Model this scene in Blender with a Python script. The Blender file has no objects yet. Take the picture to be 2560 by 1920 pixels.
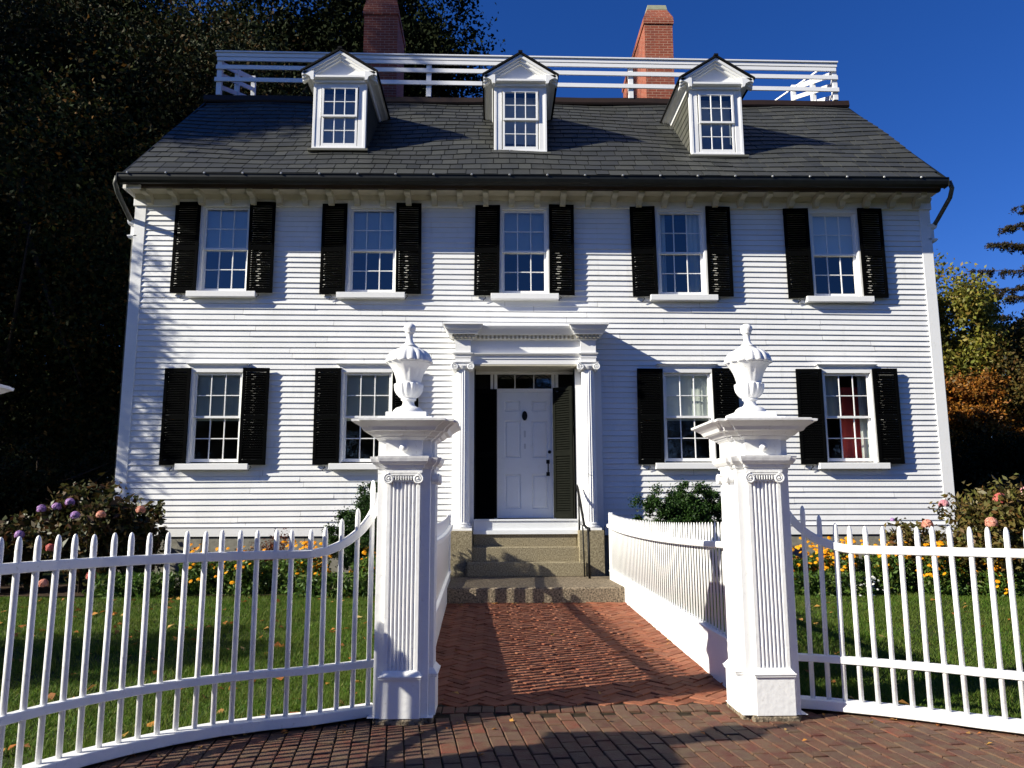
import bpy, math, random
import numpy as np
from mathutils import Vector, Matrix
random.seed(7); RNG = np.random.default_rng(11)
R = math.radians
S = bpy.context.scene
COL = S.collection
# ------------------------------------------------------------------ camera
F, PITCH, YAW, ROLL, CZ = 1980., 8.98, 1.26, 0.18, 1.5
p, y, r = R(PITCH), R(YAW), R(ROLL)
fwd = Vector((math.sin(y)*math.cos(p), math.cos(y)*math.cos(p), math.sin(p)))
rt = Vector((math.cos(y), -math.sin(y), 0)); up = rt.cross(fwd)
rt2 = rt*math.cos(r) - up*math.sin(r); up2 = up*math.cos(r) + rt*math.sin(r)
cd = bpy.data.cameras.new('camera'); cam = bpy.data.objects.new('camera', cd); COL.objects.link(cam)
M = Matrix((rt2, up2, -fwd)).transposed().to_4x4(); M.translation = (0, 0, CZ)
cam.matrix_world = M
cd.sensor_width = 36; cd.lens = 36*F/2560; cd.clip_end = 2000; cd.clip_start = .05
S.camera = cam
# ------------------------------------------------------------------ sky, sun, exposure
SAZ, SEL = 20.5, 28.5           # light travels (cos az, sin az) on the ground
W = bpy.data.worlds.new("World"); S.world = W; W.use_nodes = True
nt = W.node_tree; bg = nt.nodes['Background']
sky = nt.nodes.new('ShaderNodeTexSky'); sky.sky_type = 'NISHITA'; sky.sun_disc = False
sky.sun_elevation = R(SEL); sky.sun_rotation = R(270-SAZ); sky.air_density = 1.0; sky.dust_density = 0.1; sky.ozone_density = 6.0
hs = nt.nodes.new('ShaderNodeHueSaturation'); hs.inputs['Saturation'].default_value = 1.2; hs.inputs['Value'].default_value = .9
hs.inputs['Hue'].default_value = 0.503
tint = nt.nodes.new('ShaderNodeMix'); tint.data_type = 'RGBA'; tint.blend_type = 'MULTIPLY'; tint.inputs[0].default_value = 1; tint.inputs[7].default_value = (1, .97, 1.42, 1)
nt.links.new(sky.outputs[0], hs.inputs['Color']); nt.links.new(hs.outputs[0], tint.inputs[6]); nt.links.new(tint.outputs[2], bg.inputs[0]); bg.inputs[1].default_value = 0.052
ld = bpy.data.lights.new('sun', 'SUN'); ld.energy = 5.0; ld.angle = R(.53); ld.color = (1, .945, .795)
sun = bpy.data.objects.new('sun', ld); COL.objects.link(sun)
sdir = Vector((math.cos(R(SEL))*math.cos(R(SAZ)), math.cos(R(SEL))*math.sin(R(SAZ)), -math.sin(R(SEL))))
sun.rotation_euler = sdir.to_track_quat('-Z', 'Y').to_euler()
S.view_settings.view_transform = 'Standard'; S.view_settings.look = 'None'; S.view_settings.gamma = 1
S.view_settings.exposure = 0.88
S.render.engine = 'CYCLES'

# ------------------------------------------------------------------ materials
def mat(name, rgb, rough=.6, spec=.5, var=0, varc=None, nscale=8, bump=0, bscale=60, island=0, islc=None, trans=0, metal=0, coat=0, dirt=None):
    m = bpy.data.materials.new(name); m.use_nodes = True; t = m.node_tree; N = t.nodes; L = t.links
    b = N['Principled BSDF']; b.inputs['Roughness'].default_value = rough; b.inputs['Specular IOR Level'].default_value = spec
    b.inputs['Metallic'].default_value = metal; b.inputs['Coat Weight'].default_value = coat
    tc = N.new('ShaderNodeTexCoord')
    src = None
    def mix(fac, a, bb):
        x = N.new('ShaderNodeMix'); x.data_type = 'RGBA'
        for s, v in ((x.inputs[0], fac), (x.inputs[6], a), (x.inputs[7], bb)):
            if isinstance(v, (int, float)): s.default_value = v
            elif isinstance(v, tuple): s.default_value = (*v, 1)
            else: L.new(v, s)
        return x.outputs[2]
    c = rgb
    if islc:
        g = N.new('ShaderNodeNewGeometry'); cr = N.new('ShaderNodeValToRGB'); L.new(g.outputs['Random Per Island'], cr.inputs[0])
        while len(cr.color_ramp.elements) < len(islc): cr.color_ramp.elements.new(.5)
        for i, cc in enumerate(islc):
            e = cr.color_ramp.elements[i]; e.position = i/(len(islc)-1); e.color = (*cc, 1)
        c = cr.outputs[0]
    if var:
        n = N.new('ShaderNodeTexNoise'); n.inputs['Scale'].default_value = nscale; n.inputs['Detail'].default_value = 6
        L.new(tc.outputs['Object'], n.inputs['Vector'])
        rp = N.new('ShaderNodeMapRange'); rp.inputs[1].default_value = .35; rp.inputs[2].default_value = .7; rp.inputs[3].default_value = 0; rp.inputs[4].default_value = var
        L.new(n.outputs[0], rp.inputs[0])
        c = mix(rp.outputs[0], c, varc or tuple(v*.5 for v in rgb))
    if dirt:
        n = N.new('ShaderNodeTexNoise'); n.inputs['Scale'].default_value = dirt[0]; n.inputs['Detail'].default_value = 8; n.inputs['Roughness'].default_value = .7
        mp = N.new('ShaderNodeMapping'); mp.inputs['Scale'].default_value = (1, 1, dirt[3] if len(dirt) > 3 else 1); L.new(tc.outputs['Object'], mp.inputs[0]); L.new(mp.outputs[0], n.inputs['Vector'])
        rp = N.new('ShaderNodeMapRange'); rp.inputs[1].default_value = .58; rp.inputs[2].default_value = .75; rp.inputs[4].default_value = dirt[1]; L.new(n.outputs[0], rp.inputs[0])
        c = mix(rp.outputs[0], c, dirt[2])
    if isinstance(c, tuple): b.inputs['Base Color'].default_value = (*c, 1)
    else: L.new(c, b.inputs['Base Color'])
    if bump:
        n = N.new('ShaderNodeTexNoise'); n.inputs['Scale'].default_value = bscale; n.inputs['Detail'].default_value = 5; L.new(tc.outputs['Object'], n.inputs['Vector'])
        bp = N.new('ShaderNodeBump'); bp.inputs['Strength'].default_value = bump; bp.inputs['Distance'].default_value = .01
        L.new(n.outputs[0], bp.inputs['Height']); L.new(bp.outputs[0], b.inputs['Normal'])
    if trans:
        tr = N.new('ShaderNodeBsdfTranslucent'); ms = N.new('ShaderNodeMixShader'); ms.inputs[0].default_value = trans
        if isinstance(c, tuple): tr.inputs[0].default_value = (*c, 1)
        else: L.new(c, tr.inputs[0])
        L.new(b.outputs[0], ms.inputs[1]); L.new(tr.outputs[0], ms.inputs[2]); L.new(ms.outputs[0], N['Material Output'].inputs[0])
    return m
WHITE = mat('white_paint', (.80, .80, .80), .45, .4, var=.12, varc=(.66, .67, .66), nscale=5, bump=.12, bscale=35, dirt=(14, .3, (.42, .40, .35)))
GLOSSW = mat('fresh_white_paint', (.84, .84, .84), .38, .45, var=.14, varc=(.70, .71, .71), nscale=9, bump=.28, bscale=22, dirt=(30, .55, (.40, .38, .32)))
CLAP = mat('clapboard_paint', (.78, .78, .79), .55, .3, var=.45, varc=(.62, .63, .63), nscale=2.2, bump=.18, bscale=40, dirt=(5, .5, (.46, .46, .44), .2), islc=[(.80, .80, .81), (.74, .745, .76), (.79, .785, .78), (.76, .765, .78), (.81, .81, .81)])
CREAM = mat('old_soffit_paint', (.50, .47, .38), .7, .2, var=.5, varc=(.36, .34, .27), nscale=6, dirt=(9, .4, (.22, .2, .15)))
BLACK = mat('black_shutter_paint', (.0022, .0024, .0026), .8, .02)
IRON = mat('black_iron', (.005, .005, .006), .55, .2)
GUTTER = mat('dark_gutter', (.006, .007, .007), .5, .3, var=.5, varc=(.014, .018, .016), nscale=7)
BROWNMET = mat('brown_flashing', (.026, .014, .009), .6, .3, var=.5, varc=(.01, .007, .006), nscale=5)
SLATE = mat('slate', (.06, .06, .06), .55, .35, islc=[(.022, .024, .024), (.042, .045, .043), (.028, .030, .032), (.055, .057, .051), (.025, .027, .026), (.036, .038, .039), (.033, .034, .028)], var=.5, varc=(.055, .055, .047), nscale=1.7, bump=.3, bscale=25)
SLATEB = mat('slate_underlay', (.008, .008, .009), .8, .1)
SIDESH = mat('weathered_cheek_shingle', (.12, .12, .10), .8, .1, islc=[(.055, .058, .05), (.085, .085, .07), (.07, .07, .064)])
GRAN = mat('granite', (.33, .285, .19), .85, .12, var=.9, varc=(.10, .08, .05), nscale=50, bump=.5, bscale=120, dirt=(6, .5, (.13, .12, .08)))
GRANR = mat('rough_granite', (.30, .24, .17), .85, .15, var=1.0, varc=(.025, .022, .018), nscale=42, bump=.9, bscale=70)
FOUND = mat('foundation_granite', (.26, .25, .21), .8, .2, var=.6, varc=(.12, .11, .09), nscale=12, bump=.3)
PAVER = mat('path_brick', (.3, .1, .06), .8, .15, islc=[(.22, .066, .034), (.14, .040, .023), (.26, .088, .046), (.18, .054, .031), (.28, .105, .06), (.19, .064, .04)], var=.5, varc=(.21, .11, .066), nscale=9, bump=.5, bscale=60)
PAVER2 = mat('sidewalk_brick', (.25, .12, .09), .75, .25, islc=[(.12, .040, .027), (.075, .028, .022), (.14, .060, .038), (.10, .034, .025), (.115, .060, .044), (.065, .030, .024), (.16, .048, .030)], var=.7, varc=(.13, .095, .055), nscale=10, bump=.5, bscale=60)
JOINT = mat('brick_joint', (.028, .020, .014), .9, .1, var=.5, varc=(.06, .05, .03), nscale=30)
SOIL = mat('soil', (.035, .022, .014), .95, .1, var=.6, varc=(.08, .05, .03), nscale=25, bump=.8, bscale=40)
TURF = mat('turf', (.03, .045, .012), .9, .1, var=.6, varc=(.05, .055, .018), nscale=3, bump=.5)
GRASS = mat('grass_blades', (.05, .1, .02), .6, .2, islc=[(.036, .095, .009), (.070, .155, .014), (.13, .20, .024), (.05, .12, .012), (.19, .20, .05)], trans=.4, var=.45, varc=(.10, .10, .025), nscale=1.3)
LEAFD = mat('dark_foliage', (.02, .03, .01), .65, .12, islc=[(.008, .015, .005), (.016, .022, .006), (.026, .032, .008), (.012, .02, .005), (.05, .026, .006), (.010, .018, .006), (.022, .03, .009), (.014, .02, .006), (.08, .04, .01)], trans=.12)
LEAFE = mat('rust_flecked_foliage', (.02, .03, .01), .65, .12, islc=[(.018, .032, .010), (.034, .048, .012), (.055, .066, .016), (.08, .044, .012), (.024, .042, .010), (.020, .034, .010), (.18, .08, .014), (.018, .027, .008), (.045, .045, .01), (.016, .024, .007), (.02, .03, .008)], trans=.2)
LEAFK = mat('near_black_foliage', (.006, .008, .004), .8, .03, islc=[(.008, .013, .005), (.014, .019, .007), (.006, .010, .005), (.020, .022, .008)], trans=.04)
LEAFM = mat('browning_foliage', (.05, .04, .01), .6, .2, islc=[(.03, .032, .008), (.08, .055, .012), (.05, .05, .012), (.13, .08, .015), (.02, .022, .007), (.10, .045, .01)], trans=.25)
LEAFY = mat('yellowing_foliage', (.1, .1, .02), .55, .3, islc=[(.16, .18, .025), (.24, .23, .035), (.11, .13, .02), (.28, .22, .04), (.08, .10, .018), (.24, .15, .03)], trans=.35)
LEAFO = mat('orange_foliage', (.3, .1, .02), .55, .3, islc=[(.34, .11, .012), (.22, .07, .01), (.42, .18, .02), (.14, .06, .012), (.30, .13, .02), (.09, .06, .015)], trans=.3)
LEAFC = mat('conifer_foliage', (.02, .02, .01), .6, .2, islc=[(.016, .018, .008), (.035, .025, .012), (.022, .022, .009), (.05, .032, .016)], trans=.05)
LEAFS = mat('yew_foliage', (.015, .04, .01), .55, .25, islc=[(.010, .030, .005), (.018, .050, .008), (.035, .078, .012), (.014, .038, .006)], trans=.15)
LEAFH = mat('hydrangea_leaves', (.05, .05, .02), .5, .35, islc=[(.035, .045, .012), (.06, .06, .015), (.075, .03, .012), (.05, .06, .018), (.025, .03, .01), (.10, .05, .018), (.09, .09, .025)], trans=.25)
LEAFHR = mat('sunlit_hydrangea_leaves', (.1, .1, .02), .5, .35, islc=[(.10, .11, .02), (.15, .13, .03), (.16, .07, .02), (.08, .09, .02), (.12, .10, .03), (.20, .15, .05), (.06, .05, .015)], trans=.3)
LEAFR = mat('rusty_foliage', (.12, .03, .01), .6, .2, islc=[(.14, .035, .015), (.08, .02, .01), (.2, .07, .03), (.05, .018, .01)], trans=.2)
LEAFG = mat('garden_foliage', (.04, .08, .02), .5, .3, islc=[(.04, .09, .014), (.07, .14, .02), (.11, .18, .035), (.025, .055, .01), (.13, .16, .025)], trans=.3)
YEL = mat('yellow_petals', (.8, .35, .01), .6, .2, islc=[(.80, .32, .008), (.85, .42, .01), (.75, .24, .008), (.88, .5, .02)], trans=.25)
PINK = mat('pink_petals', (.6, .25, .3), .6, .2, islc=[(.62, .28, .33), (.72, .42, .42), (.55, .18, .22), (.68, .35, .42)], trans=.2)
ROSE = mat('rose_red_petals', (.5, .1, .1), .6, .2, islc=[(.5, .10, .09), (.6, .2, .16), (.42, .07, .07)], trans=.2)
SALM = mat('salmon_petals', (.6, .25, .2), .6, .2, islc=[(.62, .25, .18), (.7, .36, .27), (.5, .16, .1)], trans=.2)
LILA = mat('lilac_petals', (.4, .22, .5), .6, .2, islc=[(.40, .22, .50), (.5, .3, .55), (.3, .18, .45), (.55, .3, .5)], trans=.2)
WHF = mat('white_petals', (.75, .75, .7), .6, .2, trans=.2)
BARK = mat('bark', (.05, .038, .028), .9, .1, var=.6, varc=(.02, .015, .012), nscale=10, bump=.8, bscale=15)
STEM = mat('stem', (.05, .06, .02), .8, .1)
DEADL = mat('fallen_leaf', (.4, .2, .05), .7, .2, islc=[(.42, .20, .04), (.35, .11, .03), (.5, .30, .07), (.22, .10, .04), (.45, .15, .03), (.5, .38, .15)], trans=.2)
BLIND = mat('window_blind', (.80, .84, .84), .8, .1, trans=.1)
CURT = mat('sheer_curtain', (.84, .87, .80), .8, .1, trans=.2, var=.3, varc=(.66, .70, .64), nscale=3)
REDC = mat('red_curtain', (.55, .07, .06), .8, .1)
ROOM = mat('room_wall', (.10, .09, .08), .9, .1)
DOORP = mat('door_paint', (.74, .76, .78), .5, .4, var=.25, varc=(.62, .63, .63), nscale=4, bump=.1, dirt=(10, .3, (.45, .45, .43)))
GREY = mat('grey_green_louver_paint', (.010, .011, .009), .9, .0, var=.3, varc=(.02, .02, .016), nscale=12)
PIPE = mat('downspout_metal', (.05, .052, .048), .5, .5, var=.5, varc=(.12, .13, .12), nscale=12)
STONE = mat('chimney_cap_stone', (.33, .34, .24), .9, .1, var=.4, nscale=8)
def brickmat():
    m = bpy.data.materials.new('chimney_brick'); m.use_nodes = True; N = m.node_tree.nodes; L = m.node_tree.links; b = N['Principled BSDF']; b.inputs['Roughness'].default_value = .85
    tc = N.new('ShaderNodeTexCoord'); sp = N.new('ShaderNodeSeparateXYZ'); L.new(tc.outputs['Object'], sp.inputs[0])
    a = N.new('ShaderNodeMath'); L.new(sp.outputs[0], a.inputs[0]); L.new(sp.outputs[1], a.inputs[1])
    cb = N.new('ShaderNodeCombineXYZ'); L.new(a.outputs[0], cb.inputs[0]); L.new(sp.outputs[2], cb.inputs[1])
    bt = N.new('ShaderNodeTexBrick'); L.new(cb.outputs[0], bt.inputs[0]); bt.inputs['Scale'].default_value = 1
    bt.inputs['Brick Width'].default_value = .21; bt.inputs['Row Height'].default_value = .068; bt.inputs['Mortar Size'].default_value = .006; bt.inputs['Mortar Smooth'].default_value = .3
    bt.inputs['Color1'].default_value = (.30, .062, .026, 1); bt.inputs['Color2'].default_value = (.20, .040, .02, 1); bt.inputs['Mortar'].default_value = (.42, .26, .18, 1); bt.inputs['Bias'].default_value = -.1
    n = N.new('ShaderNodeTexNoise'); n.inputs['Scale'].default_value = 3; n.inputs['Detail'].default_value = 8; L.new(tc.outputs['Object'], n.inputs['Vector'])
    rp = N.new('ShaderNodeMapRange'); rp.inputs[1].default_value = .45; rp.inputs[2].default_value = .7; rp.inputs[4].default_value = .65; L.new(n.outputs[0], rp.inputs[0])
    mx = N.new('ShaderNodeMix'); mx.data_type = 'RGBA'; L.new(rp.outputs[0], mx.inputs[0]); L.new(bt.outputs[0], mx.inputs[6]); mx.inputs[7].default_value = (.16, .045, .028, 1)
    L.new(mx.outputs[2], b.inputs['Base Color'])
    bp = N.new('ShaderNodeBump'); bp.inputs['Strength'].default_value = .6; bp.inputs['Distance'].default_value = .01; bp.invert = True; L.new(bt.outputs['Fac'], bp.inputs['Height']); L.new(bp.outputs[0], b.inputs['Normal'])
    return m
BRICK = brickmat()
def glassmat(refl=.2):
    m = bpy.data.materials.new('window_glass'); m.use_nodes = True; N = m.node_tree.nodes; L = m.node_tree.links
    for n in list(N):
        if n.type != 'OUTPUT_MATERIAL': N.remove(n)
    g = N.new('ShaderNodeBsdfGlossy'); g.inputs['Roughness'].default_value = .012
    t = N.new('ShaderNodeBsdfTransparent'); t.inputs[0].default_value = (.92, .95, .94, 1)
    lw = N.new('ShaderNodeFresnel'); lw.inputs[0].default_value = 1.5; ad = N.new('ShaderNodeMath'); ad.inputs[1].default_value = refl; L.new(lw.outputs[0], ad.inputs[0])
    mx = N.new('ShaderNodeMixShader'); L.new(ad.outputs[0], mx.inputs[0]); L.new(t.outputs[0], mx.inputs[1]); L.new(g.outputs[0], mx.inputs[2])
    no = N.new('ShaderNodeTexNoise'); no.inputs['Scale'].default_value = 4; tc = N.new('ShaderNodeTexCoord'); L.new(tc.outputs['Object'], no.inputs['Vector'])
    bp = N.new('ShaderNodeBump'); bp.inputs['Strength'].default_value = .12; bp.inputs['Distance'].default_value = .01; L.new(no.outputs[0], bp.inputs['Height']); L.new(bp.outputs[0], g.inputs['Normal'])
    L.new(mx.outputs[0], [n for n in N if n.type == 'OUTPUT_MATERIAL'][0].inputs[0]); return m
GLASS = glassmat(.11); GLASS1 = glassmat(.05)

# ------------------------------------------------------------------ builders
WL = {}
def wl(o): return WL.get(o.name, Vector((0, 0, 0))) if o else Vector((0, 0, 0))
def place(o, parent, at):
    if parent: o.parent = parent; o.location = Vector(at) - wl(parent)
    else: o.location = at
    WL[o.name] = Vector(at)
def props(o, label=None, cat=None, group=None, kind=None):
    if label: o['label'] = label
    if cat: o['category'] = cat
    if group: o['group'] = group
    if kind: o['kind'] = kind
    return o
def empty(name, at, label=None, cat=None, group=None, parent=None):
    o = bpy.data.objects.new(name, None); o.empty_display_size = .2; COL.objects.link(o); place(o, parent, at); return props(o, label, cat, group)
class MB:
    def __init__(s): s.v = []; s.f = []
    def add(s, vs, fs):
        n = len(s.v); s.v += [tuple(a) for a in vs]; s.f += [tuple(n+i for i in f) for f in fs]; return s
    def hexa(s, P): return s.add(P, [(0, 3, 2, 1), (4, 5, 6, 7), (0, 1, 5, 4), (1, 2, 6, 5), (2, 3, 7, 6), (3, 0, 4, 7)])
    def box(s, x0, x1, y0, y1, z0, z1):
        return s.hexa([(x0, y0, z0), (x1, y0, z0), (x1, y1, z0), (x0, y1, z0), (x0, y0, z1), (x1, y0, z1), (x1, y1, z1), (x0, y1, z1)])
    def stack(s, x0, x1, y0, y1, prof):      # rectangular plan, (z, overhang) profile
        n = len(s.v)
        for z, o in prof: s.v += [(x0-o, y0-o, z), (x1+o, y0-o, z), (x1+o, y1+o, z), (x0-o, y1+o, z)]
        k = len(prof); s.f.append((n, n+3, n+2, n+1)); e = n+4*(k-1); s.f.append((e, e+1, e+2, e+3))
        for i in range(k-1):
            a = n+4*i
            for j in range(4): s.f.append((a+j, a+(j+1) % 4, a+4+(j+1) % 4, a+4+j))
        return s
    def prism(s, poly, axis, a, b):           # poly in the two other axes
        def P(u, v, w): return {'x': (w, u, v), 'y': (u, w, v), 'z': (u, v, w)}[axis]
        n = len(poly); vs = [P(u, v, a) for u, v in poly]+[P(u, v, b) for u, v in poly]
        return s.add(vs, [tuple(range(n))[::-1], tuple(range(n, 2*n))]+[(i, (i+1) % n, n+(i+1) % n, n+i) for i in range(n)])
    def tube(s, path, rad, n=8, flat=1.0):
        path = [Vector(q) for q in path]; k = len(path); rad = rad if isinstance(rad, (list, tuple)) else [rad]*k
        b0 = len(s.v); u = None
        for i, q in enumerate(path):
            d = (path[min(i+1, k-1)]-path[max(i-1, 0)]).normalized()
            if u is None: u = d.orthogonal().normalized()
            u = (u-d*u.dot(d)).normalized(); w = d.cross(u)
            for j in range(n):
                a = 2*math.pi*j/n; s.v.append(tuple(q+(u*math.cos(a)+w*math.sin(a)*flat)*rad[i]))
        for i in range(k-1):
            for j in range(n): a = b0+i*n; s.f.append((a+j, a+(j+1) % n, a+n+(j+1) % n, a+n+j))
        s.f.append(tuple(b0+j for j in range(n))[::-1]); s.f.append(tuple(b0+(k-1)*n+j for j in range(n))); return s
    def lathe(s, prof, c=(0, 0, 0), n=32, mod=None):
        b0 = len(s.v)
        for i, (rr, z) in enumerate(prof):
            for j in range(n):
                a = 2*math.pi*j/n; q = rr*(mod(i, z, a) if mod else 1); s.v.append((c[0]+q*math.cos(a), c[1]+q*math.sin(a), c[2]+z))
        k = len(prof)
        for i in range(k-1):
            for j in range(n): a = b0+i*n; s.f.append((a+j, a+(j+1) % n, a+n+(j+1) % n, a+n+j))
        s.f.append(tuple(b0+j for j in range(n))[::-1]); s.f.append(tuple(b0+(k-1)*n+j for j in range(n))); return s
    def beam(s, path, wd, ht, lat=None):       # rectangular section swept on a path; lat = fixed lateral or None
        path = [Vector(q) for q in path]; k = len(path); b0 = len(s.v)
        for i, q in enumerate(path):
            d = (path[min(i+1, k-1)]-path[max(i-1, 0)]).normalized()
            l = Vector((d.y, -d.x, 0)); l = Vector(lat) if lat else l
            l.normalize(); n = l.cross(d).normalized()
            if n.z < 0 and not lat: n = -n
            for a, b in ((-1, -1), (1, -1), (1, 1), (-1, 1)): s.v.append(tuple(q+l*a*wd/2+n*b*ht/2))
        for i in range(k-1):
            for j in range(4): a = b0+i*4; s.f.append((a+j, a+(j+1) % 4, a+4+(j+1) % 4, a+4+j))
        s.f.append((b0+3, b0+2, b0+1, b0)); e = b0+4*(k-1); s.f.append((e, e+1, e+2, e+3)); return s
    def build(s, name, m, parent=None, at=(0, 0, 0), smooth=False, local=False, bev=0):
        # verts are world coordinates unless local=True (then relative to 'at')
        me = bpy.data.meshes.new(name); A = Vector(at) if any(at) or not parent else wl(parent)
        me.from_pydata(s.v if local else [(a-A.x, b-A.y, c-A.z) for a, b, c in s.v], [], s.f)
        import bmesh
        bm = bmesh.new(); bm.from_mesh(me); bmesh.ops.recalc_face_normals(bm, faces=bm.faces)
        if bev: bmesh.ops.bevel(bm, geom=[e for e in bm.edges if len(e.link_faces) == 2 and e.calc_face_angle(0) > .6], offset=bev, segments=1, affect='EDGES', clamp_overlap=True)
        bm.to_mesh(me); bm.free()
        if smooth:
            for q in me.polygons: q.use_smooth = True
        me.materials.append(m); o = bpy.data.objects.new(name, me); COL.objects.link(o); place(o, parent, A); return o
def copy_tree(o, parent=None, at=None, name=None):
    c = o.copy(); COL.objects.link(c)
    if parent is not None: c.parent = parent
    if at is not None: c.location = Vector(at)-(wl(parent) if parent else Vector((0, 0, 0))); WL[c.name] = Vector(at)
    for ch in [q for q in bpy.data.objects if q.parent == o]: copy_tree(ch, c)
    return c
def npmesh(name, V, faces_n, m, parent=None, at=(0, 0, 0), vpf=4):
    me = bpy.data.meshes.new(name); n = len(V)//vpf
    me.vertices.add(len(V)); me.vertices.foreach_set('co', np.asarray(V, dtype=np.float32).ravel())
    me.loops.add(len(V)); me.loops.foreach_set('vertex_index', np.arange(len(V), dtype=np.int32))
    me.polygons.add(n); me.polygons.foreach_set('loop_start', np.arange(n, dtype=np.int32)*vpf); me.polygons.foreach_set('loop_total', np.full(n, vpf, dtype=np.int32))
    me.update(); me.validate(); me.materials.append(m); o = bpy.data.objects.new(name, me); COL.objects.link(o); place(o, parent, at); return o
def leaves(C, size, asp=.55, updir=0., droop=None):
    """rhombic leaf faces centred on C (n,3)"""
    n = len(C); s = (size*(.6+.8*RNG.random(n)))[:, None]
    a = RNG.normal(size=(n, 3)); a[:, 2] += updir; a /= np.linalg.norm(a, axis=1)[:, None]
    b = RNG.normal(size=(n, 3)); b -= (b*a).sum(1)[:, None]*a; b /= np.linalg.norm(b, axis=1)[:, None]
    c = np.cross(a, b); bb = b*s*.5; cc = c*s*.5*asp; bend = a*s*.12
    return np.stack([C-bb-bend, C+cc-bb*.1+bend*.3, C+bb-bend, C-cc-bb*.1+bend*.3], 1).reshape(-1, 3)
def gz(Y): return 0. if Y < 6.6 else (min((Y-6.6)/4.9, 1)*.2)

# ------------------------------------------------------------------ ground
mb = MB(); mb.add([(-400, -300, -.03), (400, -300, -.03), (400, 700, -.03), (-400, 700, -.03)], [(0, 1, 2, 3)])
props(mb.build('ground', TURF), kind='structure')
def sheet(name, m, x0, x1, y0, y1, dz, n=12, kind='structure'):
    mb = MB(); ys = np.linspace(y0, y1, n)
    for i, Y in enumerate(ys): mb.v += [(x0, Y, gz(Y)+dz), (x1, Y, gz(Y)+dz)]
    mb.f += [(2*i, 2*i+1, 2*i+3, 2*i+2) for i in range(n-1)]
    return props(mb.build(name, m), kind=kind)
def bricks(name, m, cells, thick=.05, jit=.003, tilt=.006):
    """cells: list of (cx,cy,ang,l,w)"""
    mb = MB()
    for cx, cy, a, l, w in cells:
        ca, sa = math.cos(a+random.gauss(0, .012)), math.sin(a+random.gauss(0, .012)); l2, w2 = l/2-.0045-random.random()*.002, w/2-.0045-random.random()*.002
        dz = random.gauss(0, jit); tx, ty = random.gauss(0, tilt), random.gauss(0, tilt); e = .0035
        P = []
        for (k, zz) in ((1, -thick), (1, -e), (1-e/l2, 0)):
            kx, ky = (l2, w2) if k == 1 else (l2-e, w2-e)
            for u, v in ((-1, -1), (1, -1), (1, 1), (-1, 1)):
                X = cx+u*kx*ca-v*ky*sa; Y = cy+u*kx*sa+v*ky*ca
                P.append((X, Y, gz(Y)+zz+dz+tx*(X-cx)+ty*(Y-cy)))
        f = [(8, 9, 10, 11)]
        for q in (0, 4):
            for j in range(4): f.append((q+j, q+(j+1) % 4, q+4+(j+1) % 4, q+4+j))
        mb.add(P, f)
    o = mb.build(name, m); return o
# path: herringbone between the side fences
cells = []; l, w = .2, .1
a45 = R(45)
for i in range(-60, 60):
    for j in range(-60, 60):
        bx, by = j*w+i*w, 0
for row in range(-70, 70):
    for col in range(-24, 24):
        # classic herringbone lattice: horizontal + vertical brick pairs, then rotated by 45 degrees
        x0 = row*w + col*2*l; y0 = row*w
        for (u, v, a) in ((x0+l/2, y0+w/2, 0), (x0+l+w/2, y0+w-l/2, math.pi/2)):
            X = .64+(u-v)*math.sqrt(.5); Y = 9+(u+v)*math.sqrt(.5)
            if 6.42 < Y < 11.55 and -.74 < X < 2.06: cells.append((X, Y, a+a45, l, w))
props(bricks('brick_path', PAVER, cells), kind='structure')
sheet('path_bed', JOINT, -.75, 2.05, 6.2, 11.6, -.012)
cells = []
for k in range(30): cells.append((-.75+k*.1, 6.33, math.pi/2, .2, .1))
rot = R(97)
for i in range(-60, 60):
    for j in range(-70, 70):
        u = j*.212+(.106 if i % 2 else 0); v = i*.112
        X = .6+u*math.cos(rot)-v*math.sin(rot); Y = 4.5+u*math.sin(rot)+v*math.cos(rot)
        lim = 6.18 if -.9 < X < 2.3 else 6.15
        if 2.6 < Y < lim and -5 < X < 6: cells.append((X, Y, rot, .212, .112))
props(bricks('brick_sidewalk', PAVER2, cells, jit=.002), kind='structure')
mb = MB(); mb.add([(-30, -6, -.014), (30, -6, -.014), (30, 6.45, -.014), (-30, 6.45, -.014)], [(0, 1, 2, 3)]); props(mb.build('sidewalk_bed', JOINT), kind='structure')
# fence lines
FL = [(-.88, 6.13), (-1.1, 6.0), (-1.332, 5.86), (-1.6, 5.76), (-1.843, 5.63), (-2.08, 5.45), (-2.272, 5.25), (-2.44, 5.03), (-2.573, 4.80), (-2.66, 4.6), (-2.73, 4.38), (-2.76, 4.2)]
FR = [(2.24, 6.27), (2.45, 6.19), (2.663, 6.08), (2.85, 5.98), (3.04, 5.86), (3.2, 5.75), (3.34, 5.64), (3.52, 5.52), (3.75, 5.35), (3.95, 5.12), (4.1, 4.85), (4.2, 4.55), (4.25, 4.2)]
def lawn(name, x0, x1, fence):
    mb = MB(); ys = np.linspace(6.45, 12.4, 14)
    for Y in ys: mb.v += [(x0, Y, gz(Y)+.012), (x1, Y, gz(Y)+.012)]
    mb.f += [(2*i, 2*i+1, 2*i+3, 2*i+2) for i in range(len(ys)-1)]
    n = len(mb.v); P = [(a, b, .012) for a, b in fence]
    far = (x0 if name == 'lawn_left' else x1)
    # strip between fence and Y = 6.45
    for i in range(len(P)-1):
        q = [P[i], P[i+1], (P[i+1][0], 6.45, .012), (P[i][0], 6.45, .012)]; mb.add(q, [(0, 1, 2, 3)])
    e = P[-1]; mb.add([e, (far, e[1], .012), (far, 6.45, .012), (e[0], 6.45, .012)], [(0, 1, 2, 3)])
    return props(mb.build('lawn', TURF), kind='structure')
lawn('lawn_left', -30, -.88, FL); lawn('lawn_right', 2.24, 30, FR)
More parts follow.
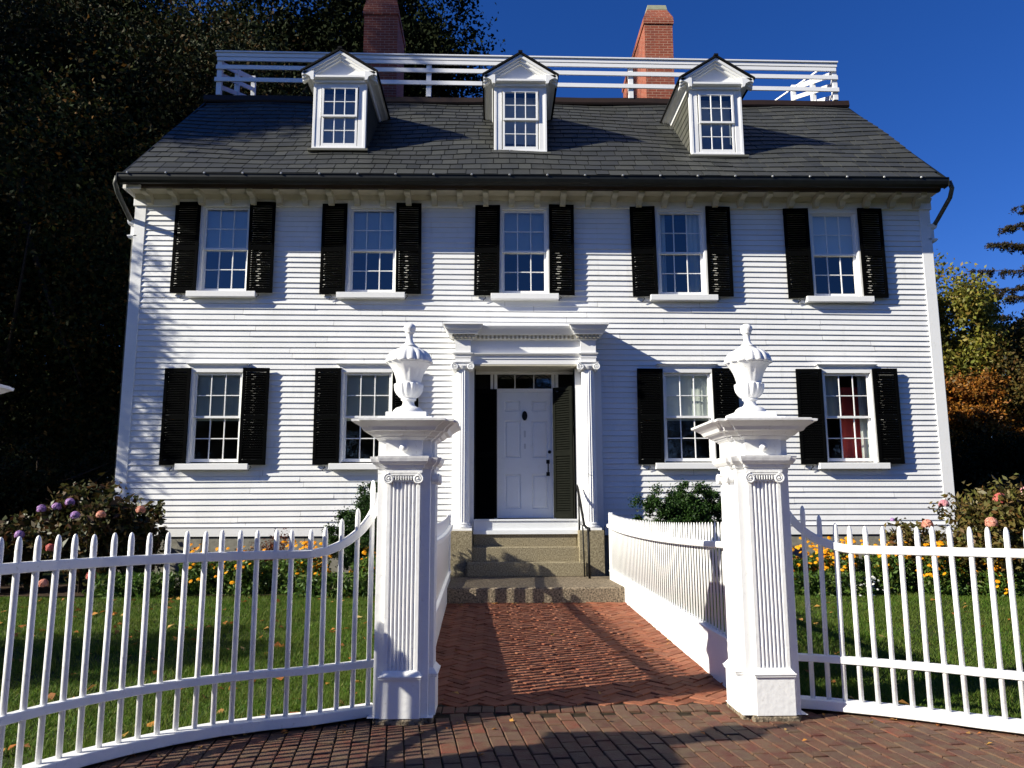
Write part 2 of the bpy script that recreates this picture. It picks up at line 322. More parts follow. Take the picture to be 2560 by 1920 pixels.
for x0, x1, nm in ((-.88, -.70, 'l'), (2.02, 2.24, 'r')): sheet('soil_strip', SOIL, x0, x1, 6.45, 12.4, .005)
for x0, x1 in ((-30, -.75), (1.95, 30)): sheet('flower_bed', SOIL, x0, x1, 12.25, 14.2, .045, 4)
def soil_edge(fence, s_):
    mb = MB(); n = len(fence)
    for i, (a, b) in enumerate(fence): w_ = (.34-.022*i)+.04*math.sin(i*2.1); mb.v += [(a, b+.0, .017), (a-s_*.0, b+w_, .017)]
    mb.f += [(2*i, 2*i+2, 2*i+3, 2*i+1) for i in range(n-1)]; return props(mb.build('soil_edge', SOIL), kind='structure')
soil_edge(FL, -1); soil_edge(FR, 1)
def fy(x, fence):
    xs = [q[0] for q in fence]; ys = [q[1] for q in fence]
    if xs[0] > xs[-1]: xs, ys = xs[::-1], ys[::-1]
    return np.interp(x, xs, ys)
def grass(n, x0, x1, fence, side):
    X = RNG.uniform(x0, x1, n); t = RNG.random(n); lo = fy(X, fence)+.30
    if side < 0: lo = np.where(X < fence[-1][0], 2.9, lo)
    else: lo = np.where(X > fence[-1][0], 2.9, lo)
    # denser near the camera
    Y = lo+(12.3-lo)*t**1.25
    ed = (np.sin(X*3.1)+np.sin(X*7.7))*.05
    ok = (Y > lo+ed) & (RNG.random(n) < .45+.55*(np.sin(X*1.7+Y*2.3)+np.sin(X*4.1-Y*3.1+1)+np.sin(Y*6.3+X*.7) > -1.0)); X, Y = X[ok], Y[ok]; n = len(X)
    Z = np.clip((Y-6.6)/4.9, 0, 1)*.2+.01
    h = RNG.uniform(.022, .055, n)*(1+.4*np.sin(X*2.3+Y*3.1)*np.sin(Y*5.3-X)); ang = RNG.uniform(0, 6.28, n); wd = RNG.uniform(.003, .006, n)*1.3
    lean = RNG.normal(0, .025, (n, 2)); dx, dy = np.cos(ang)*wd, np.sin(ang)*wd
    V = np.stack([np.stack([X-dx, Y-dy, Z], 1), np.stack([X+dx, Y+dy, Z], 1), np.stack([X+lean[:, 0], Y+lean[:, 1], Z+h], 1)], 1).reshape(-1, 3)
    o = npmesh('grass', V, None, GRASS, vpf=3); return props(o, kind='stuff')
g = grass(230000, -7.5, -.9, FL, -1); g['label'] = 'short green grass of the left lawn behind the picket fence'; g['category'] = 'grass'
g = grass(200000, 2.2, 9.0, FR, 1); g['label'] = 'short green grass of the right lawn behind the picket fence'; g['category'] = 'grass'
def litter(n, fn, label, size=.05):
    C = np.array([fn() for _ in range(n)]); o = npmesh('fallen_leaves', leaves(C, size, .75, 3.), None, DEADL); return props(o, label, 'fallen leaves', kind='stuff')
def ll():
    while True:
        X = random.uniform(-6.5, -.95); Y = random.uniform(4.5, 12)
        if Y > fy(X, FL)+.15: return (X, Y, gz(Y)+.045)
def lr():
    while True:
        X = random.uniform(2.3, 8); Y = random.uniform(4.8, 12)
        if Y > fy(X, FR)+.15: return (X, Y, gz(Y)+.045)
litter(260, ll, 'yellow and orange fallen leaves scattered on the left lawn', .085)
def lf():
    X = random.choice([random.uniform(-2.6, -.9), random.uniform(2.3, 4.2)]); return (X, float(fy(X, FL if X < 0 else FR))+.05+abs(random.gauss(0, .14)), .035)
litter(150, lf, 'brown leaves drifted against the inner foot of the curved fences', .055)
litter(110, lr, 'a few orange fallen leaves scattered on the right lawn', .08)
def lp():
    if random.random() < .5: X = random.uniform(-.6, 1.2); Y = 11.42-abs(random.gauss(0, .04))
    else: X = random.choice([random.uniform(-.55, 1.9), random.gauss(1.88, .03)]); Y = random.uniform(6.4, 11.4)
    return (X, Y, gz(Y)+.012)
litter(50, lp, 'small orange leaves on the brick path, gathered at the granite step', .045)
def ls():
    X = random.choice([random.uniform(-2.4, -1), random.uniform(2.3, 4.2), random.uniform(-2, 4)]); fe = FL if X < .6 else FR
    Y = float(fy(X, fe))-abs(random.gauss(.1, .15)) if abs(X-.67) > 1.5 else random.uniform(5, 6)
    return (X, Y, .012)
litter(45, ls, 'brown and yellow leaves lying on the sidewalk bricks along the fence foot', .04)

# ------------------------------------------------------------------ house
YF = 13.9; HX0, HX1 = -6.54, 8.08
HO = empty('wooden_house', (.77, YF, .25), 'large white clapboard house with black shutters, three dormers and a columned doorway', 'house')
def sag(x, z):
    s = 0 if z < 2.6 else min((z-2.6)/2.4, 1); s *= 1 if z < 5.6 else max(.25, 1-(z-5.6)/1.6)
    return -(x-.8)*.0075*s+.004*math.sin(x*.9+z*2.1)
WIN2 = [(-4.877, 5.389), (-2.218, 5.375), (.538, 5.361), (3.414, 5.346), (6.253, 5.325)]
WIN1 = [(-4.87, 2.325), (-2.245, 2.325), (3.43, 2.323), (6.30, 2.318)]
WH = 1.57
openings = [(c-.48, c+.48, z-.02, z+WH-.03) for c, z in WIN2]+[(c-.5, c+.5, z-.02, z+WH-.03) for c, z in WIN1]+[(-.72, 1.86, 0, 4.03), (-.6, 1.7, 4.0, 4.5)]
mb = MB(); EXP = .098; z = 1.20; row = 0
def board(a, b, z0, z1, zo):
    zj = random.gauss(0, .0015); z0 += zj; k = max(1, int((b-a)/.5)); n = len(mb.v); xs = np.linspace(a, b, k+1); th = .022+random.uniform(-.003, .004)
    for x in xs:
        d = sag(x, zo); d2 = sag(x, zo+EXP)
        mb.v += [(x, YF+.004, z0+d), (x, YF-th, z0+d), (x, YF-.001, z1+d2)]
    for i in range(k):
        q = n+3*i; mb.f += [(q, q+1, q+4, q+3), (q+1, q+2, q+5, q+4)]
while z < 7.12:
    z1 = min(z+EXP, 7.14); segs = [(HX0+.18, HX1-.18)]
    for (a, b, c, d) in openings:
        ns = []
        for s0, s1 in segs:
            lo, hi = z, z1
            if d <= lo+.005 or c >= hi-.005 or b <= s0 or a >= s1: ns.append((s0, s1)); continue
            # partial vertical overlap is treated as covered (trim hides the edge)
            if s0 < a: ns.append((s0, a))
            if b < s1: ns.append((b, s1))
        segs = ns
    for s0, s1 in segs:
        x = s0
        while x < s1-.001:
            e = min(s1, x+random.uniform(1.6, 4.2)); e = s1 if s1-e < .4 else e
            board(x, e, z, z1, z); x = e+.004
    z = z1; row += 1
mb.build('clapboard_wall', CLAP, HO)
# side and rear walls
mb = MB(); YB = 27.1
for X, s in ((HX0+.01, -1), (HX1-.01, 1)):
    mb.add([(X, YF+.02, 1), (X, YB, 1), (X, YB, 7.2), (X, YF+.02, 7.2)], [(0, 1, 2, 3)])
    mb.add([(X, 13.9, 7.2), (X, 16.8, 10.4), (X, 20.5, 11.9), (X, 24.2, 10.4), (X, YB, 7.2)], [(0, 1, 2, 3, 4)])
    zz = 1.2
    while zz < 7.1:
        mb.hexa([(X+s*.001, YF+.2, zz), (X+s*.017, YF+.2, zz), (X+s*.017, YB, zz), (X+s*.001, YB, zz), (X+s*.001, YF+.2, zz+.097), (X+s*.003, YF+.2, zz+.097), (X+s*.003, YB, zz+.097), (X+s*.001, YB, zz+.097)]); zz += .098
mb.add([(HX0, YB, 1), (HX1, YB, 1), (HX1, YB, 7.3), (HX0, YB, 7.3)], [(0, 1, 2, 3)])
mb.build('side_wall', CLAP, HO)
MB().box(HX0+.2, HX1-.2, 15.4, 15.5, .6, 7.3).build('inner_wall', ROOM, HO)
mb = MB(); mb.box(HX0+.2, HX1-.2, YF+.25, 15.3, 4.6, 4.75).box(HX0+.2, HX1-.2, YF+.25, 15.3, 1.0, 1.15).box(HX0+.2, HX1-.2, YF+.25, 15.3, 7.3, 7.4)
mb.build('inner_floor', ROOM, HO)
for (a, b) in ((HX0, HX0+.2), (HX1-.2, HX1)):
    MB().box(a, b, YF-.03, YF+.1, 1.05, 7.14).build('corner_board', WHITE, HO, bev=.004)
mb = MB(); mb.box(HX0+.195, -.78, YF-.035, YF+.05, 1.05, 1.205).box(1.9, HX1-.195, YF-.035, YF+.05, 1.05, 1.205)
mb.stack(HX0+.195, -.78, YF-.04, YF+.04, [(1.195, 0), (1.215, .012), (1.225, 0)]).stack(1.9, HX1-.195, YF-.04, YF+.04, [(1.195, 0), (1.215, .012), (1.225, 0)])
mb.build('skirt_board', WHITE, HO, bev=.003)
mb = MB(); x = HX0+.04
while x < HX1-.1:
    e = min(x+random.uniform(1.4, 2.6), HX1-.05)
    if not (e > -.8 and x < 1.9): mb.box(x, e-.008, YF-.01, YF+.3, -.1, 1.03)
    else:
        if x < -.85: mb.box(x, -.87, YF-.01, YF+.3, -.1, 1.03)
        e = max(e, 1.88)
    x = e
mb.box(HX0+.06, HX1-.06, YF+.06, YB, -.1, 1.04)
mb.build('foundation', FOUND, HO, bev=.006)
# cornice: frieze, bed mould, soffit, fascia
mb = MB(); mb.box(HX0-.02, HX1+.02, YF-.06, YF+.06, 6.97, 7.10)
mb.build('frieze', WHITE, HO)
mb = MB(); mb.box(HX0+.03, HX1-.03, 13.42, 13.9, 7.16, 7.19); mb.prism([(13.82, 7.09), (13.78, 7.13), (13.76, 7.16), (13.9, 7.16), (13.9, 7.09)], 'x', HX0+.0, HX1-.0)
mb.build('soffit', CREAM, HO)
mb = MB(); mb.prism([(13.42, 7.15), (13.40, 7.18), (13.38, 7.20), (13.36, 7.26), (13.34, 7.32), (13.5, 7.37), (13.5, 7.15)], 'x', HX0+.04, HX1-.03); mb.build('fascia', BROWNMET, HO)
mb = MB(); mb.box(HX0-.01, HX0+.028, 13.42, 13.9, 7.10, 7.19); mb.box(HX0-.01, HX0+.30, 13.375, 13.398, 7.10, 7.17)
mb.build('cornice_return', WHITE, HO, bev=.004)
b = MB(); b.prism([(-.15, 0), (.20, 0), (.20, -.19), (.15, -.20), (.10, -.185), (.085, -.15), (.05, -.10), (.0, -.075), (-.05, -.085), (-.10, -.085), (-.14, -.065), (-.15, -.03)], 'x', -.05, .05)
br = b.build('bracket', CREAM, HO, at=(HX0+.3, 13.62, 7.16), local=True)
k = 31
for i in range(1, k): copy_tree(br, HO, (HX0+.3+i*(HX1-HX0-.6)/(k-1), 13.62, 7.16))
# gutter
mb = MB(); mb.prism([(13.34, 7.185), (13.3, 7.155), (13.24, 7.15), (13.19, 7.185), (13.17, 7.235), (13.17, 7.295), (13.155, 7.295), (13.155, 7.305), (13.18, 7.305), (13.19, 7.235), (13.24, 7.175), (13.3, 7.175), (13.33, 7.205), (13.33, 7.295), (13.345, 7.295)], 'x', HX0-.03, HX1-.01)
mb.box(HX0-.035, HX0-.025, 13.16, 13.345, 7.155, 7.305).box(HX1-.015, HX1-.005, 13.16, 13.345, 7.155, 7.305)
mb.build('gutter', GUTTER, HO)
mb = MB(); mb.tube([(0, .0, .002), (0, .18, .02)], .009, 6); mb.lathe([(.002, 0), (.024, .004), (.018, .03), (.002, .034)], (0, .0, 0), 6)
gs = mb.build('gutter_strap', mat('galvanised', (.35, .36, .36), .4, .5, metal=.6), HO, at=(HX0+.15, 13.16, 7.285), local=True)
for i in range(1, 22): copy_tree(gs, HO, (HX0+.15+i*.665, 13.16, 7.285))
# downspouts
mb = MB(); mb.tube([(HX1+.04, 13.25, 7.27), (HX1+.10, 13.28, 7.15), (HX1+.12, 13.4, 7.02), (HX1+.09, 13.8, 6.75), (HX1+.07, 14.02, 6.62), (HX1+.06, 14.05, 6.5), (HX1+.06, 14.05, .4)], .04, 10); mb.build('downspout', PIPE, HO, smooth=True)
mb = MB(); mb.tube([(HX0-.06, 13.25, 7.27), (HX0-.10, 13.28, 7.15), (HX0-.10, 13.4, 7.02), (HX0-.07, 13.8, 6.75), (HX0-.07, 14.02, 6.62), (HX0-.06, 14.05, 6.5), (HX0-.06, 14.05, .4)], .04, 10)
for zz in (1.9, 3.7, 5.4): mb.lathe([(.045, -.02), (.052, -.02), (.052, .02), (.045, .02)], (HX0-.06, 14.05, zz), 10)
mb.build('downspout', PIPE, HO, smooth=True)
mb = MB()
for X, s in ((HX0, -1), (HX1, 1)):
    a, c = sorted((X-s*.01, X+s*.06)); mb.stack(a, c, YF+.02, YF+.3, [(6.36, 0), (6.37, .03), (6.40, .05), (6.42, .05), (6.44, .01), (6.60, .01), (6.62, .04), (6.64, .05), (6.68, .06), (6.70, .06)])
mb.build('side_pilaster_cap', WHITE, HO)
# roof
S0, S1 = Vector((0, 13.28, 7.35)), Vector((0, 16.85, 10.64)); SL = (S1-S0).length; SD = (S1-S0).normalized(); SN = Vector((0, -SD.z, SD.y))
def rp(x, s, h=0):
    wv = .035*math.sin(x*.75+1.2)*math.sin(math.pi*min(s/SL, 1))+.018*math.sin(x*2.1+s*1.3)*min(1, s)
    q = S0+SD*s+SN*(h+wv); return (x, q.y, q.z)
mb = MB(); nr = 18; ex = SL/nr; RX0, RX1 = HX0+.05, HX1-.03
for rI in range(nr):
    x = RX0-random.uniform(0, .3) if rI % 2 else RX0-.15-random.uniform(0, .1)
    while x < RX1:
        wdt = random.uniform(.22, .37); a, c = max(x, RX0), min(x+wdt-.013, RX1)
        if c-a > .05:
            s = rI*ex+random.gauss(0, .005); t = s+ex+.02; h = .016+random.uniform(0, .007)
            mb.add([rp(a, s, .0), rp(c, s, .0), rp(c, s, h), rp(a, s, h), rp(a, t, .002), rp(c, t, .002)], [(0, 1, 2, 3), (3, 2, 5, 4), (0, 3, 4), (1, 5, 2)])
        x += wdt
RF = mb.build('roof', SLATE, HO)
mb = MB(); xs = np.linspace(RX0+.01, RX1-.01, 40); ssn = 14
for i, x in enumerate(xs):
    for j in range(ssn): mb.v.append(rp(x, SL*j/(ssn-1), -.02))
mb.f += [(i*ssn+j, (i+1)*ssn+j, (i+1)*ssn+j+1, i*ssn+j+1) for i in range(len(xs)-1) for j in range(ssn-1)]
mb.add([(RX0, 16.82, 10.62), (RX1, 16.82, 10.62), (RX1, 20.5, 12.0), (RX0, 20.5, 12.0)], [(0, 1, 2, 3)])
mb.add([(RX0, 24.2, 10.62), (RX1, 24.2, 10.62), (RX1, 20.5, 12.0), (RX0, 20.5, 12.0)], [(0, 1, 2, 3)])
mb.add([(RX0, 27.6, 7.2), (RX1, 27.6, 7.2), (RX1, 24.2, 10.62), (RX0, 24.2, 10.62)], [(0, 1, 2, 3)])
mb.build('roof_underlay', SLATEB, RF)
for xa_, xb_ in ((RX0-.035, RX0-.002), (RX1+.002, RX1+.035)): MB().prism([(13.24, 7.33), (16.9, 10.70), (16.9, 10.60), (13.3, 7.27)], 'x', xa_, xb_).build('rake_board', GUTTER, HO)
mb = MB(); n = 30; xs = np.linspace(RX0-.05, RX1+.05, n)
for x in xs:
    d = .02*math.sin(x*.7+.5)+.012*math.sin(x*2.3); mb.v += [(x, 16.72, 10.56+d*.6), (x, 16.70, 10.60+d), (x, 16.72, 10.72+d), (x, 16.9, 10.76+d), (x, 17.1, 10.74+d), (x, 17.1, 10.6)]
for i in range(n-1):
    for j in range(5): q = i*6+j; mb.f.append((q, q+6, q+7, q+1))
mb.f.append(tuple(range(6))); mb.f.append(tuple(range(6*(n-1), 6*n)))
mb.build('roof_break_flashing', BROWNMET, HO)

# windows --------------------------------------------------------------
def window(name, cx, zb, w, h, y, sash=.045, cols=3, rows=2, up=.5, casing=True, head=False, parent=HO, blind=None, thick=.03):
    root = empty(name, (cx, y, zb), parent=parent)
    def q(n, mb, m, **k): return mb.build(n, m, root, **k)
    x0, x1, z0, z1 = cx-w/2, cx+w/2, zb, zb+h; zm = z0+h*up
    if casing:
        mb = MB(); cw = .075
        mb.box(x0-cw, x0-.002, y-.045, y+.09, z0-.02, z1+cw).box(x1+.002, x1+cw, y-.045, y+.09, z0-.02, z1+cw).box(x0-.002, x1+.002, y-.045, y+.09, z1+.002, z1+cw)
        mb.box(x0-.002, x0+.014, y-.03, y+.1, z0, z1).box(x1-.014, x1+.002, y-.03, y+.1, z0, z1)
        if head:
            mb.stack(x0-.07, x1+.07, y-.05, y+.05, [(z1+cw+.001, 0), (z1+cw+.035, 0), (z1+cw+.04, .015), (z1+cw+.055, .02), (z1+cw+.075, .05), (z1+cw+.085, .05)])
        q('casing', mb, WHITE, bev=.003)
        mb = MB(); mb.hexa([(x0-.19, y-.14, z0-.14), (x1+.19, y-.14, z0-.14), (x1+.19, y+.06, z0-.14), (x0-.19, y+.06, z0-.14), (x0-.19, y-.14, z0-.038), (x1+.19, y-.14, z0-.038), (x1+.19, y+.06, z0-.02), (x0-.19, y+.06, z0-.02)])
        q('sill', mb, WHITE, bev=.004)
    for (a, c, yy, nm) in ((zm-.02, z1, y+.012, 'upper_sash'), (z0, zm+.02, y+.05, 'lower_sash')):
        mb = MB(); X0, X1 = x0+.012, x1-.012
        mb.box(X0, X0+sash, yy, yy+thick, a, c).box(X1-sash, X1, yy, yy+thick, a, c)
        bt = .04 if nm == 'upper_sash' else .055; tp = .04
        mb.box(X0+sash, X1-sash, yy, yy+thick, a, a+bt).box(X0+sash, X1-sash, yy, yy+thick, c-tp, c)
        for i in range(1, cols): mx = X0+sash+(X1-X0-2*sash)*i/cols; mb.box(mx-.009, mx+.009, yy+.003, yy+thick-.004, a+bt, c-tp)
        for i in range(1, rows): mz = a+bt+(c-tp-a-bt)*i/rows; mb.box(X0+sash, X1-sash, yy+.005, yy+thick-.005, mz-.008, mz+.008)
        q(nm, mb, WHITE, bev=.002)
        tx, tz = random.gauss(0, .004), random.gauss(0, .004)
        mb = MB(); mb.add([(X0, yy+.016+tx, a+.01), (X1, yy+.016-tx, a+.01), (X1, yy+.016-tx+tz, c-.01), (X0, yy+.016+tx+tz, c-.01)], [(0, 1, 2, 3)]); q('pane', mb, GLASS1 if head else GLASS)
    if blind: blind(root, x0, x1, z0, z1, zm, y)
    return root
def drape(root, nm, m, xa, xb, za, zb_, y, amp=.012, fr=70):
    mb = MB(); k = 24
    for i in range(k+1): x = xa+(xb-xa)*i/k; d = amp*math.sin(x*fr)+amp*.5*math.sin(x*fr*.37); mb.v += [(x, y+d, za), (x, y+d*.7, zb_)]
    mb.f += [(2*i, 2*i+2, 2*i+3, 2*i+1) for i in range(k)]
    mb.build(nm, m, root, smooth=True)
def bl_up(root, x0, x1, z0, z1, zm, y): drape(root, 'blind', BLIND, x0, x1, zm-.03, z1, y+.095, .001)
def bl_1f(root, x0, x1, z0, z1, zm, y): drape(root, 'curtain', CURT, x0, x1, zm-.06, z1, y+.105, .003); drape(root, 'curtain', CURT, x0+.5, x0+.68, zm-.05, z1-.25, y+.098, .002)
def bl_side(root, x0, x1, z0, z1, zm, y):
    drape(root, 'curtain', CURT, x0, x0+.17, z0, z1, y+.14, .01); drape(root, 'curtain', CURT, x1-.27, x1, z0, z1, y+.14, .01)
def bl_red(root, x0, x1, z0, z1, zm, y):
    drape(root, 'curtain', CURT, x0, x0+.35, zm, z1, y+.16, .006); drape(root, 'red_curtain', REDC, x0+.36, x1-.10, z0, z1-.22, y+.20, .015, 30); drape(root, 'curtain', CURT, x1-.16, x1, z0, z1, y+.15, .006)
def bl_d(root, x0, x1, z0, z1, zm, y): drape(root, 'blind', mat('pale_room', (.3, .34, .38), .9, .1), x0, x1, z0, z1, y+.3, .001)
for i, (c, z) in enumerate(WIN2): window('window', c, z, .84, WH, YF-.005, blind=bl_side if i == 3 else bl_up)
for i, (c, z) in enumerate(WIN1): window('window', c, z, .86, WH, YF-.005, head=True, blind=bl_red if i == 3 else bl_1f)
# shutters --------------------------------------------------------------
def shutter_mb(w=.455, h=1.70, st=.052):
    mb = MB(); t = .034
    mb.box(0, st, 0, t, 0, h).box(w-st, w, 0, t, 0, h).box(st, w-st, .001, t-.001, 0, .085).box(st, w-st, .001, t-.001, h-.07, h); zm = h*.485; mb.box(st, w-st, .001, t-.001, zm-.04, zm+.04)
    for a, b in ((.09, zm-.045), (zm+.045, h-.075)):
        n = int((b-a)/.041)
        for i in range(n):
            z = a+(i+.5)*(b-a)/n; dy = .0165; dz = .0198; e = .003
            mb.hexa([(st-.004, t/2-dy, z-dz-e), (w-st+.004, t/2-dy, z-dz-e), (w-st+.004, t/2+dy, z+dz-e), (st-.004, t/2+dy, z+dz-e), (st-.004, t/2-dy, z-dz+e), (w-st+.004, t/2-dy, z-dz+e), (w-st+.004, t/2+dy, z+dz+e), (st-.004, t/2+dy, z+dz+e)])
    return mb
first = None; hold = MB(); hold.tube([(0, -.005, -.02), (.015, -.012, -.05), (-.02, -.012, -.07), (-.03, -.006, -.10)], .007, 6)
for i, (c, z) in enumerate(WIN2+WIN1):
    for s in (-1, 1):
        x = c-.42-.075-.455+.03 if s < 0 else c+.42+.025
        x += random.gauss(0, .004)
        at = (x, YF-(.075 if s < 0 else .125), z-.055)
        if first is None:
            first = shutter_mb().build('shutter', BLACK, HO, at=at, local=True); hold.build('shutter_dog', IRON, first, at=(at[0]+.2, at[1]+.05, at[2]), local=True); o = first
        else: o = copy_tree(first, HO, at)
        o.rotation_euler = (random.gauss(0, .004), random.gauss(0, .006), R(random.uniform(-4, -1) if s < 0 else random.uniform(1, 4)))
# dormers ---------------------------------------------------------------
for cx, zb in ((-2.965, 8.245), (.49, 8.20), (4.27, 8.17)):
    D = empty('dormer', (cx, 14.2, zb), parent=HO); y0 = 14.2; w = .505; zt = zb+1.40
    def q(n, mb, m, **k): return mb.build(n, m, D, **k)
    mb = MB()
    for s in (-1, 1):
        a, b_ = sorted((cx+s*w, cx+s*(w-.15))); mb.box(a, b_, y0, y0+.10, zb, zt-.02)
        a, b_ = sorted((cx+s*w, cx+s*(w-.05))); mb.box(a, b_, y0-.012, y0-.001, zb+.002, zt-.02)
    mb.box(cx-w+.15, cx+w-.15, y0, y0+.1, zb, zb+.075).box(cx-w, cx+w, y0-.02, y0-.002, zb-.002, zb+.045).box(cx-w+.15, cx+w-.15, y0, y0+.1, zt-.13, zt-.02)
    q('front_frame', mb, WHITE, bev=.004)
    window('window', cx, zb+.075, .70, 1.19, y0-.045, sash=.04, casing=False, parent=D, blind=bl_d)
    for s in (-1, 1):       # cheeks in slate
        mb = MB(); X = cx+s*w
        for k_ in range(9):
            za = zb+k_*.155; zc = za+.17; yb = 14.2+(zc-8.2)/.93+.45
            x = y0+.1
            while x < yb:
                e = x+random.uniform(.22, .34); mb.add([(X+s*.014, x+.003, za), (X+s*.014, e-.003, za), (X+s*.001, e-.003, zc), (X+s*.001, x+.003, zc)], [(0, 1, 2, 3)]); x = e
        q('cheek_shingles', mb, SIDESH)
        mb = MB(); mb.add([(X-s*.006, y0+.05, zb-.05), (X-s*.006, 16.4, zb-.05), (X-s*.006, 16.4, zt+.1), (X-s*.006, y0+.05, zt+.1)], [(0, 1, 2, 3)]); q('cheek', mb, SIDESH)
    pk = zb+1.97; ew = .71; ez = zb+1.52; fy0 = y0-.16
    # cornice (horizontal) along sides and front
    mb = MB()
    for s in (-1, 1):
        prof = [(s*(w-.02), zt-.06), (s*(w+.03), zt-.05), (s*(w+.05), zt+.01), (s*(w+.10), zt+.04), (s*(w+.16), zt+.06), (s*(w+.19), zt+.10), (s*(w+.20), ez), (s*(w-.02), ez)]
        mb.prism([(cx+a, b_) for a, b_ in prof], 'y', y0-.15, 16.0)
    mb.box(cx-w, cx+w, y0-.05, y0+.05, zt-.055, zt+.0); mb.box(cx-w-.04, cx+w+.04, y0-.14, y0+.05, zt+.002, zt+.04)
    q('cornice', mb, WHITE)
    mb = MB(); mb.prism([(cx-w-.05, zt+.04), (cx+w+.05, zt+.04), (cx, pk-.12)], 'y', y0-.02, y0+.04); q('pediment', mb, WHITE)
    mb = MB()
    for s in (-1, 1):       # raking cornice in two steps
        A, B = Vector((cx+s*ew, 0, ez-.035)), Vector((cx, 0, pk-.03))
        for th, d in ((.055, -.15), (.10, -.11), (.145, -.07)):
            mb.hexa([(A.x, y0+d, A.z-th+(.0)), (B.x, y0+d, B.z-th), (B.x, y0+.03, B.z-th), (A.x, y0+.03, A.z-th), (A.x, y0+d, A.z), (B.x, y0+d, B.z), (B.x, y0+.03, B.z), (A.x, y0+.03, A.z)])
    q('raking_cornice', mb, WHITE)
    mb = MB()
    for s in (-1, 1):
        x1_ = cx+s*(ew+.025)
        mb.hexa([(x1_, fy0-.02, ez-.03), (cx, fy0-.02, pk-.02), (cx, 16.9, pk-.02), (x1_, 16.4, ez-.03), (x1_, fy0-.02, ez+.005), (cx, fy0-.02, pk+.02), (cx, 16.9, pk+.02), (x1_, 16.4, ez+.005)])
    mb.stack(cx-.04, cx+.04, fy0-.03, 16.6, [(pk+.0, 0), (pk+.035, 0), (pk+.05, -.02)])
    q('dormer_roof', mb, SLATEB)
    mb = MB(); mb.box(cx-w-.06, cx+w+.06, y0-.10, y0-.01, zb-.06, zb-.02); q('flashing', mb, mat('lead', (.12, .12, .10), .7, .3))
# roof railing -----------------------------------------------------------
RR = empty('roof_railing', (.77, 16.75, 10.75), parent=HO)
LX, RX_ = -6.22, 7.80
def rl(n, pts): return n
def bar(x0, x1, z0L, z0R, hgt, y, dep, nm='rail'):
    mb = MB(); mb.hexa([(x0, y, z0L), (x1, y, z0R), (x1, y+dep, z0R), (x0, y+dep, z0L), (x0, y, z0L+hgt), (x1, y, z0R+hgt), (x1, y+dep, z0R+hgt), (x0, y+dep, z0L+hgt)]); mb.build(nm, WHITE, RR, bev=.004)
YR = 16.7
bar(LX-.07, RX_+.05, 11.63, 11.50, .085, YR-.05, .17, 'top_rail'); bar(LX-.09, RX_+.07, 11.72, 11.595, .035, YR-.08, .22, 'cap_rail')
bar(LX-.07, RX_+.06, 11.33, 11.20, .10, YR-.04, .035); bar(LX-.09, RX_+.07, 11.03, 10.90, .10, YR-.04, .035); bar(LX-.05, RX_+.03, 11.53, 11.40, .09, YR-.04, .035)
for x in (LX, -1.50, 3.10, RX_-.0):
    d = -(x-LX)/(RX_-LX)*.13; MB().box(x-.055, x+.055, YR+.0, YR+.10, 10.72, 11.62+d).build('post', WHITE, RR, bev=.004)
for X, zt_, s in ((LX, 11.62, 1), (RX_, 11.50, -1)):
    Y1, dz = 19.1, .95
    for k_, (off, hh) in enumerate(((-.10, .12), (-.37, .10), (-.66, .10))):
        mb = MB(); mb.beam([(X, YR+.1, zt_+off), (X, Y1, zt_+off+dz)], .04, hh); mb.build('rail', WHITE, RR)
    for t in (.5, 1.0):
        Y = YR+(Y1-YR)*t; MB().box(X-.05, X+.05, Y-.05, Y+.05, 10.75+.36*(Y-YR), zt_+dz*t-.02).build('post', WHITE, RR)
mb = MB(); mb.beam([(RX_-.05, 17.0, 11.75), (RX_-1.3, 18.3, 11.2)], .03, .03); mb.build('brace', WHITE, RR)
# chimneys ---------------------------------------------------------------
for (x0, x1, zt_, top, yb_) in ((3.72, 4.42, 13.45, 14.02, 21.3), (-3.23, -2.40, 13.62, 14.45, 19.4)):
    CH = empty('chimney', ((x0+x1)/2, 18, 11.2), parent=HO)
    mb = MB(); mb.box(x0, x1, 18, yb_, 10.6, zt_-.04); mb.build('stack', BRICK, CH)
    mb = MB(); mb.stack(x0, x1, 18, yb_, [(zt_-.03, 0), (zt_-.028, .025), (zt_+.04, .03), (zt_+.16, .015), (top-.14, -.10)]); mb.build('shoulder', BRICK, CH)
    mb = MB(); mb.stack(x0, x1, 18, yb_, [(top-.139, -.095), (top, -.12), (top+.01, -.16)]); mb.build('cap', STONE, CH)
